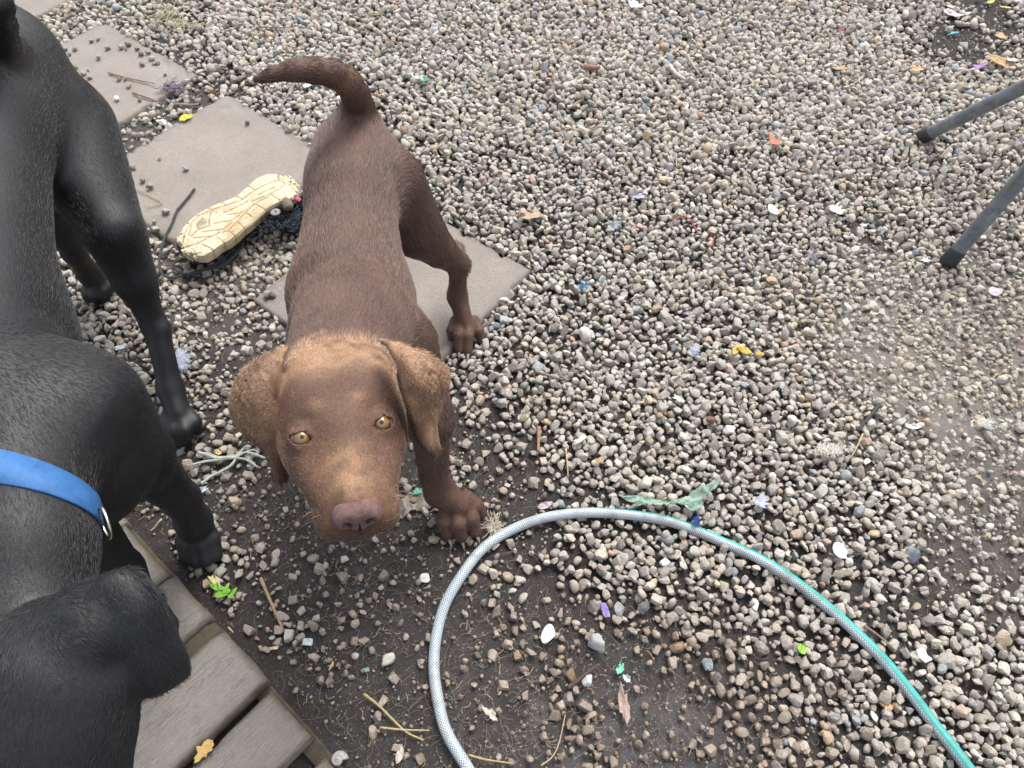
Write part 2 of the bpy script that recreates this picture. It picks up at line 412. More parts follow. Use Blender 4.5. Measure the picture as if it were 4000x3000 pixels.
edge = m.attr('edge', 'Fac')
base = m.mix(m.math('MULTIPLY', edge, m.ramp(n2, [(.35, .25), (.6, .9)])), base, (.085, .075, .066))
m.col(base); m.bump(m.math('SUBTRACT', m.math('ADD', n3, m.math('MULTIPLY', n2, .6)), m.math('MULTIPLY', pits, .8)), .003, 1.)
CONC = m.m
path = empty('path', (-.6, 1.4, 0), kind='structure', label='path of square concrete slabs laid corner to corner through the gravel')
SLABS = []
def slab(corner, d1, d2, s1, s2, seed):
    c = np.array(corner); d1 = np.array(d1)/np.linalg.norm(d1); d2 = np.array(d2)/np.linalg.norm(d2)
    n = 96; a = np.linspace(0, 1, n)
    A, B = np.meshgrid(a, a, indexing='ij')
    x = c[0]+A*s1*d1[0]+B*s2*d2[0]; y = c[1]+A*s1*d1[1]+B*s2*d2[1]
    e = np.minimum(np.minimum(A, 1-A)*s1, np.minimum(B, 1-B)*s2)
    nz = gnoise(x, y, 90, seed); nz2 = gnoise(x, y, 300, seed+1)
    rr = .005+.009*np.clip(nz-.45, 0, 1)*2
    z = .009-np.maximum(rr-e, 0)**2/rr*1.2 - .0012*(nz2-.5)*np.exp(-e/.02)-.010*np.clip(nz-.72, 0, 1)*6*np.exp(-e/.02)
    jag = np.exp(-e/.004)*(nz2-.5)*.006
    cc = c+s1*d1/2+s2*d2/2; dx, dy = x-cc[0], y-cc[1]; dl = np.sqrt(dx**2+dy**2)+1e-6
    x = x+dx/dl*jag; y = y+dy/dl*jag
    V = np.column_stack([x.ravel(), y.ravel(), z.ravel()])
    i = (np.arange(n-1)[:, None]*n+np.arange(n-1)[None, :]).ravel(); F = np.column_stack([i, i+n, i+n+1, i+1])
    ring = np.concatenate([np.arange(n)*n, (n-1)*n+np.arange(1, n), (np.arange(n-2, -1, -1))*n+n-1, np.arange(n-2, 0, -1)])
    lo = V[ring].copy(); lo[:, 2] = -.035; b = len(V); k = len(ring)
    V = np.vstack([V, lo]); j = np.arange(k); F = np.vstack([F, np.column_stack([ring[(j+1) % k], ring[j], b+j, b+(j+1) % k])])
    if np.cross(d1, d2) < 0: F = F[:, ::-1]
    o = mesh('paving_slab', V, F, CONC, smooth=True); child(o, path)
    fattr(o.data, np.concatenate([np.exp(-np.maximum(e-.001, 0)/.007).ravel(), np.ones(k)]), 'edge')
    SLABS.append((c, d1, d2, s1, s2)); return o
slab((-1.186, 2.173), (.782, -.623), (-.62, -.78), .435, .44, 11)
slab((-.756, 1.821), (.77, -.64), (-.655, -.755), .44, .44, 22)
slab((.051, 1.165), (-.782, .623), (-.62, -.78), .437, .44, 33)
p0 = P(157, 0, .006)[:2]; p1 = P(24, 69, .006)[:2]; dd = (p1-p0)/np.linalg.norm(p1-p0)
slab(p0-dd*.12, dd, (dd[1], -dd[0]), .44, .44, 44)
def in_slab(x, y, marg=0.):
    for c, d1, d2, s1, s2 in SLABS:
        a = (x-c[0])*d1[0]+(y-c[1])*d1[1]; b = (x-c[0])*d2[0]+(y-c[1])*d2[1]
        if -marg < a < s1+marg and -marg < b < s2+marg: return True
    return False

# ------------------------------------------------------------------ boardwalk
m = NT('weathered_wood', .85, .3)
uvn = m.n('ShaderNodeUVMap'); mp = m.n('ShaderNodeMapping'); mp.inputs['Scale'].default_value = (5, 85, 1)
m.L(uvn.outputs[0], mp.inputs[0]); oi = m.n('ShaderNodeObjectInfo')
va = m.n('ShaderNodeVectorMath', operation='ADD'); m.L(mp.outputs[0], va.inputs[0]); m.L(oi.outputs['Random'], va.inputs[1])
g1 = m.noise(5, 8, .65, va.outputs[0], dist=.6); g2 = m.noise(26, 5, .7, va.outputs[0]); blot = m.noise(22, 6, .6)
wv = m.mix(m.ramp(g1, [(.32, 0), (.66, 1)]), (.225, .20, .178), (.40, .362, .325))
wv = m.mix(m.ramp(g2, [(.5, 0), (.62, .75)]), wv, (.085, .066, .052))
wv = m.mix(m.ramp(g1, [(.66, 0), (.76, .55)]), wv, (.46, .35, .24))
wv = m.mix(m.ramp(blot, [(.42, 0), (.62, .6)]), wv, (.31, .285, .262))
wv = m.mix(m.math('MULTIPLY', m.attr('edge', 'Fac'), m.ramp(blot, [(.35, .3), (.6, .9)])), wv, (.10, .082, .05))
m.col(wv); m.bump(m.math('ADD', g1, m.math('MULTIPLY', g2, .8)), .0035, 1.)
WOOD = m.m
m = NT('damp_timber', .8, .4); q = m.noise(40, 6, .7)
m.col(m.mix(m.ramp(q, [(.4, 0), (.6, 1)]), (.05, .038, .028), m.mix(m.noise(200, 4), (.04, .045, .018), (.12, .095, .065)))); m.bump(q, .003)
BEAM = m.m
SCREW = simple('rusty_screw', (.16, .14, .125), .6, .5, metal=.6)
BO = P(268, 1134, .035)[:2]; BE = np.array([.7298, -.6836]); BL = np.array([-.6836, -.7298])
bw = empty('boardwalk', (BO[0], BO[1], 0), 'weathered grey timber boardwalk of short planks screwed on mossy beams, under the black dog', 'boardwalk')
def uvmap(me, UV):
    ul = me.uv_layers.new(name='UVMap'); li = np.empty(len(me.loops), np.int32); me.loops.foreach_get('vertex_index', li)
    ul.data.foreach_set('uv', UV[li].astype(np.float32).ravel())
def plank(e0, e1, l0, l1, top=.035, thick=.026, name='plank', mat=None, tilt=0., seed=0, par=None):
    """a sawn board from e0 to e1 along the row and l0 to l1 down its length, with worn corners"""
    nl, ne = 70, 18
    a = np.linspace(0, 1, ne); b = np.linspace(0, 1, nl); A, B = np.meshgrid(a, b, indexing='ij')
    e = e0+(e1-e0)*A; l = l0+(l1-l0)*B
    r_ = np.random.default_rng(seed)
    x = BO[0]+e*BE[0]+l*BL[0]; y = BO[1]+e*BE[1]+l*BL[1]
    de = np.minimum(np.minimum(A, 1-A)*(e1-e0), np.minimum(B, 1-B)*(l1-l0))
    nz = gnoise(x, y, 110, seed); gr = np.sin(e*520+3*np.sin(l*9+seed)+seed)*.00025
    rr = .0022+.004*np.clip(nz-.5, 0, 1)
    z = top+tilt*(A-.5)+gr-np.maximum(rr-de, 0)**2/rr*.8-.004*np.clip(nz-.7, 0, 1)*np.exp(-de/.01)*6
    x = x-BL[0]*.004*(gnoise(x, y, 60, seed+9)-.5)*np.exp(-B*40); y = y-BL[1]*.004*(gnoise(x, y, 60, seed+9)-.5)*np.exp(-B*40)
    V = np.column_stack([x.ravel(), y.ravel(), z.ravel()]); n = nl
    i = (np.arange(ne-1)[:, None]*n+np.arange(nl-1)[None, :]).ravel(); F = np.column_stack([i, i+n, i+n+1, i+1])
    ring = np.concatenate([np.arange(ne)*n, (ne-1)*n+np.arange(1, nl), (np.arange(ne-2, -1, -1))*n+nl-1, np.arange(nl-2, 0, -1)])
    lo = V[ring].copy(); lo[:, 2] = top-thick; bb = len(V); k = len(ring)
    UV = np.column_stack([l.ravel(), e.ravel()]); UV = np.vstack([UV, UV[ring]+.013])
    V = np.vstack([V, lo]); j = np.arange(k)
    F = np.vstack([F, np.column_stack([ring[(j+1) % k], ring[j], bb+j, bb+(j+1) % k])])[:, ::-1]
    o = mesh(name, V, F, mat or WOOD, smooth=False); child(o, bw if par is None else par); uvmap(o.data, UV+seed*.37)
    fattr(o.data, np.concatenate([np.exp(-de/.005).ravel(), np.ones(k)]), 'edge')
    return o
def screw(par, e, l, top=.0358):
    c = BO+BE*e+BL*l; k = 10; a = np.arange(k)*2*pi/k
    V = [(c[0]+.0045*cos(t), c[1]+.0045*sin(t), top) for t in a]+[(c[0]+.0045*cos(t), c[1]+.0045*sin(t), top-.004) for t in a]+[(c[0], c[1], top-.0007)]
    F = [(i, (i+1) % k, 2*k) for i in range(k)]+[(i, k+i, k+(i+1) % k, (i+1) % k) for i in range(k)]
    o = mesh('screw', V, F, SCREW); o.parent = par; o.matrix_parent_inverse = Matrix.Translation(-Vector(bw.location)) @ Matrix.Identity(4)
    return o
pl = []
pl.append(plank(-.046, -.003, -.008, .9, .033, seed=1)); pl.append(plank(0, .137, 0, .9, .036, seed=2, tilt=-.001)); pl.append(plank(.1405, .247, -.008, .9, .035, seed=3))
pl.append(plank(.279, .398, -.009, .9, .037, seed=4, tilt=.002)); pl.append(plank(.414, .512, 0, .9, .034, seed=5)); pl.append(plank(.545, .66, .004, .9, .018, seed=6)); pl.append(plank(-.21, -.05, .02, .9, .035, seed=7))
for i, (e, l) in enumerate([(.03, .05), (.105, .045), (.16, .05), (.225, .055), (.3, .035), (.375, .05), (.44, .04), (.49, .045), (.33, .19), (.185, .2)]):
    k = [1, 1, 2, 2, 3, 3, 4, 4, 3, 2][i]; o = screw(pl[k], e, l, .0362 if k != 3 else .0375)
    o.matrix_parent_inverse = Matrix.Identity(4)
    o.data.transform(Matrix.Translation(-Vector(bw.location)))
def beam(l0, l1, e0, e1, top, seed):
    return plank(e0, e1, l0, l1, top, .05, 'beam', BEAM, seed=seed)
beam(-.005, .024, -.26, .9, .008, 21); beam(.34, .385, -.26, .9, .008, 22); beam(.03, .05, .248, .2785, .012, 23)
plank(.2475, .2785, -.006, .10, .024, .02, 'crosspiece', BEAM, seed=24)
def in_walk(x, y, mg=.0):
    d = np.array([x, y])-BO; e, l = d@BE, d@BL
    if not (-.25-mg < e < .9 and -.022-mg < l < 1): return False
    return True

# ------------------------------------------------------------------ gravel
def ico(sub):
    bm_ = __import__('bmesh').new(); __import__('bmesh').ops.create_icosphere(bm_, subdivisions=sub, radius=1)
    bm_.verts.ensure_lookup_table(); V = np.array([v.co[:] for v in bm_.verts]); F = np.array([[v.index for v in f.verts] for f in bm_.faces]); bm_.free(); return V, F
ICO = {s: ico(s) for s in (1, 2, 3)}
def rock(sub, r, round_=False):
    V, F = ICO[sub]; V = V.copy()
    if sub < 3 or True:
        q = np.linalg.qr(r.normal(size=(3, 3)))[0]; V = V@q
    if round_:
        for _ in range(4):
            d = r.normal(size=3); d /= np.linalg.norm(d); c = r.uniform(.6, .8); t = V@d; V = V-np.maximum(t-c, 0)[:, None]*d*.96
    else:                                                    # crushed stone: a jittered block with its corners knocked off
        N = np.vstack([np.eye(3), -np.eye(3)])+r.normal(0, .22, (6, 3)); c = list(r.uniform(.52, .74, 6))
        k = r.integers(2, 6); E_ = np.sign(r.normal(size=(k, 3)))+r.normal(0, .3, (k, 3)); N = np.vstack([N, E_]); c += list(r.uniform(.66, .86, k))
        N /= np.linalg.norm(N, axis=1)[:, None]; rr = np.array(c)/np.maximum(V@N.T, .05); rr = -np.log(np.exp(-rr*26).sum(1))/26
        V = V*rr[:, None]
    V *= 1+.02*r.normal(size=(len(V), 1))
    V *= np.array([1, r.uniform(.62, 1.0), r.uniform(.55, .85)]); V = V@np.linalg.qr(r.normal(size=(3, 3))*.25+np.eye(3))[0]
    return V/np.linalg.norm(V, axis=1).max()*(.88 if round_ else 1.12)
RV = {1: [rock(1, rng) for _ in range(12)], 2: [rock(2, rng, i % 8 == 0) for i in range(48)], 3: [rock(3, rng, i % 8 == 0) for i in range(40)]}
m = NT('gravel_stone', .8, .4)
ca = m.attr('col'); wt = m.attr('wet', 'Fac'); n1 = m.noise(260, 5, .75); n2 = m.noise(900, 3, .8)
c = m.mix(m.ramp(n1, [(.35, .55), (.55, 0)]), ca, m.mix(1., ca, (.55, .5, .46), 'MULTIPLY'))
c = m.mix(m.ramp(n1, [(.56, 0), (.72, .6)]), c, (.56, .53, .49))
c = m.mix(m.ramp(n2, [(.52, 0), (.66, .6)]), c, m.mix(1., ca, (.35, .32, .3), 'MULTIPLY'))
m.col(c); m.rough(m.ramp(wt, [(.3, .82), (1., .28)])); m.bump(n1, .0012, .8)
STONE = m.m
PAL = np.array([(.33, .30, .262), (.345, .315, .28), (.31, .285, .255), (.37, .335, .288), (.325, .30, .27), (.30, .27, .238), (.40, .37, .325), (.265, .245, .225), (.335, .285, .225), (.38, .30, .21), (.26, .275, .285), (.22, .25, .285), (.52, .50, .46), (.30, .21, .15), (.35, .27, .23)])
PW = np.array([16, 16, 12, 12, 12, 9, 7, 6, 5, 1.5, 1.6, .8, .9, .8, 1.2]); PW /= PW.sum()

class Grid2:
    def __init__(s, c): s.c = c; s.d = {}
    def ok(s, x, y, r, f, add=True):
        i, j = int(x//s.c), int(y//s.c)
        for a in (i-1, i, i+1):
            for b in (j-1, j, j+1):
                for (X, Y, R) in s.d.get((a, b), ()):
                    if (X-x)**2+(Y-y)**2 < (f*(R+r))**2: return False
        if add: s.d.setdefault((i, j), []).append((x, y, r))
        return True
HOSE_UV = [(1085,1800),(1045,1720),(1010,1659),(963,1577),(943,1494),(937,1432),(943,1369),(961,1307),(998,1244),(1045,1183),(1106,1142),(1181,1117),(1281,1107),(1381,1115),(1481,1137),(1581,1177),(1659,1219),(1784,1307),(1884,1399),(1959,1484),(2029,1577),(2089,1659),(2150,1750),(2215,1860)]
HOSE = catmull([P(u, v, .012) for u, v in HOSE_UV], 10)
HK = HOSE[::3, :2]
def scatter(n, rlo, rhi, f, dmin, pf, seed, layer):
    r = np.random.default_rng(seed)
    y = r.uniform(.02, 2.62, n*2); half = .80+ (y-.1)*.42+.16; x = r.uniform(-1, 1, n*2)*1.95
    k = np.abs(x) < half; x, y = x[k], y[k]
    cv, wt, dr = cover(x, y); nz = gnoise(x, y, 22, seed); nz2 = gnoise(x, y, 75, seed+50)
    p = pf(cv, nz, nz2, dr); keep = (r.random(len(x)) < p)
    x, y, cv, wt, dr = x[keep], y[keep], cv[keep], wt[keep], dr[keep]
    rad = np.exp(r.normal(math.log((rlo+rhi)/2), .27, len(x))).clip(rlo, rhi)
    G = Grid2(2*rhi); out = []
    for a, b, c_, w_, d_, q in zip(x, y, cv, wt, dr, rad):
        if in_slab(a, b, -.006+q*.6) or in_walk(a, b, q*.6): continue
        if layer > 0 and ((HK[:, 0]-a)**2+(HK[:, 1]-b)**2).min() < (.010+q*.5)**2: continue
        if G.ok(a, b, q, f): out.append((a, b, q, w_, d_))
    return np.array(out)
L0 = scatter(110000, .0053, .0116, .75, 0, lambda c, n, n2, d: np.clip(c*1.0+(n-.5)*.9*(c < .95)+(n2-.5)*.5*(c < .95), 0.02, 1)**1.7*(.45 if False else 1)*np.where(c < .5, .30, np.where(c < .8, .55, 1)), 101, 0)
L1 = scatter(80000, .0053, .0114, .80, 0, lambda c, n, n2, d: np.clip((c-.72)*3.2+(n-.5)*1.2+(n2-.5)*.8, 0, 1), 102, 1)
L2 = scatter(16000, .0035, .0065, .9, 0, lambda c, n, n2, d: np.clip(.25+c*.4+(n-.5), 0, .8), 103, 0)
L3 = scatter(40000, .0012, .0034, 1.1, 0, lambda c, n, n2, d: np.clip(.10+(1-c)*.35+d*.35+(n2-.5)*.4, 0, .9), 104, 0)
L4 = scatter(40000, .003, .0085, .85, 0, lambda c, n, n2, d: np.clip((d-.12)*2.2, 0, .95), 105, 0)
print('gravel', len(L4), len(L0), len(L1), len(L2), len(L3))
def emit(items):
    """items: list of (layer array, z factor, variant level function) -> joined stones"""
    r = np.random.default_rng(9); VV, FF, CC, WW, SM = [], [], [], [], []; off = 0
    for arr, zf, zr, sub, shrink in items:
        n = len(arr)
        if n == 0: continue
        vi = r.integers(0, len(RV[sub]), n); ang = r.uniform(0, 2*pi, n); tl = r.normal(0, .35 if zf > .3 else .18, (n, 2))
        for k in range(len(RV[sub])):
            s = np.nonzero(vi == k)[0]
            if len(s) == 0: continue
            B, F = RV[sub][k], ICO[sub][1]
            ca_, sa = np.cos(ang[s]), np.sin(ang[s])
            X = B[None, :, 0]*ca_[:, None]-B[None, :, 1]*sa[:, None]; Y = B[None, :, 0]*sa[:, None]+B[None, :, 1]*ca_[:, None]; Z = np.repeat(B[None, :, 2], len(s), 0)
            Z = Z+X*tl[s, 0:1]+Y*tl[s, 1:2]; q = arr[s, 2:3]*1.12*shrink
            zz = q*zf+zr+r.uniform(-.0015, .0015, (len(s), 1))
            P_ = np.stack([arr[s, 0:1]+X*q, arr[s, 1:2]+Y*q, zz+Z*q*1.05], -1)
            VV.append(P_.reshape(-1, 3)); nv = len(B)
            FF.append((F[None]+off+np.arange(len(s))[:, None, None]*nv).reshape(-1, 3)); off += len(s)*nv
            c_ = PAL[r.choice(len(PAL), len(s), p=PW)]*r.uniform(.98, 1.42, (len(s), 1))*np.array([.985, 1., 1.01])
            wq = np.clip(arr[s, 3]*1.4-.12+r.normal(0, .15, len(s)), 0, 1) if zf < .3 or True else 0
            c_ = c_*(1-wq[:, None]*np.array([.42, .50, .56]))
            wrm = np.clip(arr[s, 4], 0, 1)[:, None]; c_ = c_*(1-wrm*np.array([0, .03, .09]))
            CC.append(np.repeat(c_, nv, 0)); WW.append(np.repeat(wq, nv)); SM.append(np.full(len(s)*len(F), k % 8 == 0))
    return np.vstack(VV), np.vstack(FF), np.vstack(CC), np.concatenate(WW), np.concatenate(SM)
_, v0 = PROJ(L0[:, 0], L0[:, 1], np.zeros(len(L0)))
near = (v0 > 1200) & (cover(L0[:, 0], L0[:, 1])[0] < .6); far0 = v0 < 330; _, v1 = PROJ(L1[:, 0], L1[:, 1], np.zeros(len(L1))); far1 = v1 < 330
V, F, C, Wt, Sm = emit([(L0[near], .30, -.002, 3, 1.), (L0[~near & ~far0], .30, -.001, 2, 1.), (L0[far0], .3, -.001, 1, 1.1), (L1[~far1], .55, .004, 2, 1.), (L1[far1], .55, .004, 1, 1.1), (L2, .35, 0, 1, 1.), (L3, .2, -.001, 1, 1.), (L4, -.32, -.002, 1, 1.25)])

gravel = mesh('gravel', V, F, STONE, label='loose grey and beige gravel spread over the dark soil', kind='stuff')
colattr(gravel.data, C); fattr(gravel.data, Wt, 'wet'); gravel.data.polygons.foreach_set('use_smooth', Sm)

# ------------------------------------------------------------------ garden hose
HS = catmull([P(u, v, .0135) for u, v in HOSE_UV], 26)
def hose():
    n = len(HS); seg = 28; s = np.concatenate([[0], np.cumsum(np.linalg.norm(np.diff(HS, axis=0), axis=1))])
    Z = .0125+.0022*(np.sin(s*19)+np.sin(s*31+1)); path_ = HS.copy(); path_[:, 2] = Z
    T = np.gradient(path_, axis=0); T /= np.linalg.norm(T, axis=1)[:, None]
    up = np.array([0, 0, 1.]); V = []; UV = []; R = .0090
    # side the stripe faces, as an angle from straight up towards the outside of the bend
    uu, vv = PROJ(path_[:, 0], path_[:, 1], path_[:, 2])
    key = np.array([(0, 150), (.35, 140), (.44, 100), (.50, 70), (.60, 58), (.70, 44), (.80, 26), (.90, 8), (1, 0)])
    fr = s/s[-1]; st = np.interp(fr, key[:, 0], key[:, 1])
    for i in range(n):
        side = np.cross(T[i], up); side /= np.linalg.norm(side)       # right of travel = inside of the loop
        a = np.linspace(-pi, pi, seg+1)
        u_ = np.cross(side, T[i])
        V.append(path_[i]+R*(np.cos(a)[:, None]*u_ - np.sin(a)[:, None]*side))
        UV.append(np.column_stack([a/(2*pi)-st[i]/360, np.full(seg+1, s[i])]))
    V = np.vstack(V); UV = np.vstack(UV); k = seg+1
    i = (np.arange(n-1)[:, None]*k+np.arange(seg)[None, :]).ravel(); F = np.column_stack([i, i+1, i+k+1, i+k])
    m = NT('hose_skin', .34, .5)
    uvn = m.n('ShaderNodeUVMap'); sp = m.n('ShaderNodeSeparateXYZ'); m.L(uvn.outputs[0], sp.inputs[0]); U, W = sp.outputs[0], sp.outputs[1]
    def lines(sg):
        f = m.math('FRACT', m.math('ADD', m.math('MULTIPLY', U, 12.), m.math('MULTIPLY', W, sg*205.)))
        return m.math('ABSOLUTE', m.math('SUBTRACT', f, .5))
    l = m.math('MAXIMUM', m.ramp(lines(1), [(.30, 0), (.37, 1)]), m.ramp(lines(-1), [(.30, 0), (.37, 1)]))
    net = m.mix(l, (.10, .155, .20), (.52, .56, .58))
    d = m.math('ABSOLUTE', m.math('SUBTRACT', m.math('FRACT', m.math('ADD', U, 10.5)), .5))
    stripe = m.ramp(m.math('ADD', d, m.math('MULTIPLY', m.noise(300, 2), .012)), [(.142, 1), (.150, 0)])
    teal = m.mix(m.noise(90, 5), (.035, .27, .25), (.06, .36, .33))
    c = m.mix(stripe, net, teal)
    dirt = m.ramp(m.noise(24, 6, .7), [(.5, 0), (.68, .75)]); c = m.mix(dirt, c, m.mix(1., c, (.62, .50, .40), 'MULTIPLY'))
    c = m.mix(m.ramp(m.noise(60, 6, .75), [(.62, 0), (.7, .6)]), c, (.22, .17, .13))
    m.col(c); m.rough(m.ramp(dirt, [(0, .32), (.7, .7)])); m.bump(l, .0002)
    o = mesh('garden_hose', V, F, m.m, smooth=True, label='teal and white braided garden hose curving across the gravel', cat='hose')
    uvmap(o.data, UV)
hose()

# ------------------------------------------------------------------ garden furniture legs
m = NT('painted_tube', .5, .5); n1 = m.noise(40, 7, .7); n2 = m.noise(9, 3)
c = m.mix(m.ramp(n1, [(.35, 0), (.65, 1)]), (.075, .088, .105), (.20, .22, .24)); c = m.mix(m.ramp(m.noise(28, 6, .7), [(.48, 0), (.66, .7)]), c, (.17, .145, .12))
m.col(c); m.bump(n1, .0006); TUBE = m.m
RUB = simple('black_rubber', (.018, .022, .028), .55, .5, bump=.0015)
a1, a2 = P(1993, 296, .012), P(2052, 562, .012)
b1, b2 = P(2216, 186, .26), P(2216, 373, .24)
b1, b2 = a1+(b1-a1)*1.55, a2+(b2-a2)*1.75
gt = empty('garden_table', (a1+a2)/2*np.array([1, 1, 0]), 'dark grey tubular garden table with black rubber feet, two splayed legs seen at the right', 'table')
def leg(a, b, r=.016):
    pts = np.array([a+(b-a)*t for t in np.linspace(0, 1, 14)])
    o = tube('leg', pts, r, TUBE, 20); child(o, gt)
    d = (b-a)/np.linalg.norm(b-a)
    q = np.array([a-d*.012, a-d*.008, a+d*.004, a+d*.012, a+d*.030, a+d*.033]); f = tube('rubber_foot', q, np.array([.011, .019, .0196, .0183, .018, .0163]), RUB, 18)
    f.parent = o; return o
leg(a1, b1); leg(a2, b2)
k = tube('rail', np.array([b1, (b1+b2)/2+np.array([.04, 0, 0]), b2]), .0145, TUBE, 16); child(k, gt)

# ------------------------------------------------------------------ chocolate dog
EYE = PZ(736, 908, .78)
ry = (EYE-CAMP)/np.linalg.norm(EYE-CAMP)
a_ = RC-ry*(RC@ry); a_ /= np.linalg.norm(a_); b_ = np.cross(ry, a_)
if b_@DC < 0: b_ = -b_
rho, phi = radians(10.5), radians(35)
dn_ = b_*cos(rho)+a_*sin(rho); HXv = a_*cos(rho)-b_*sin(rho)
HYv = dn_*cos(phi)-ry*sin(phi); HZv = -ry*cos(phi)-dn_*sin(phi)
HR = np.column_stack([HXv, HYv, HZv])          # head axes: right, towards the nose, out of the forehead
def hp(x, y, z): return EYE+HR@(np.array([x, y, z], float)*.01)
def hl(Q): return ((Q-EYE)@HR)*100

def spread_patch(rows, rad_edge=.0016, rad=.0030, ns=46, nt_=30):
    """ear flap: rows of control points from root to tip, sampled as a thin curved sheet"""
    R = np.array([[PZ(*p) for p in r] for r in rows])
    A = np.array([catmull(R[:, j], 12) for j in range(R.shape[1])]); A = A.transpose(1, 0, 2)
    B = np.array([catmull(r, 12) for r in A])
    i = np.linspace(0, B.shape[0]-1, ns).astype(int); j = np.linspace(0, B.shape[1]-1, nt_).astype(int)
    B = B[i][:, j]
    e = np.minimum(np.arange(nt_), nt_-1-np.arange(nt_))[None, :]; f = (ns-1-np.arange(ns))[:, None]
    q = np.clip(np.minimum(e, f)/4., 0, 1)
    return B.reshape(-1, 3), (rad_edge+(rad-rad_edge)*q).ravel()

def toe(F, b, kn, t, r=.0105, k=.004):
    b, kn, t = (np.array(x) for x in (b, kn, t))
    F.cone(b, kn, r*1.0, r*1.12, k); F.cone(kn, t, r*1.12, r*.95, k)
def claw(par, t, d, mat, L=.013, r=.0026):
    d = np.asarray(d, float); d /= np.linalg.norm(d)
    pts = [t-d*.004, t+d*L*.3, t+d*L*.65+np.array([0, 0, -.0015]), t+d*L+np.array([0, 0, -.0045])]
    o = tube('claw', catmull(pts, 3), np.array([r]*3+[r*.95]*3+[r*.7, r*.6, r*.4, r*.15]), mat, 8); return child(o, par)

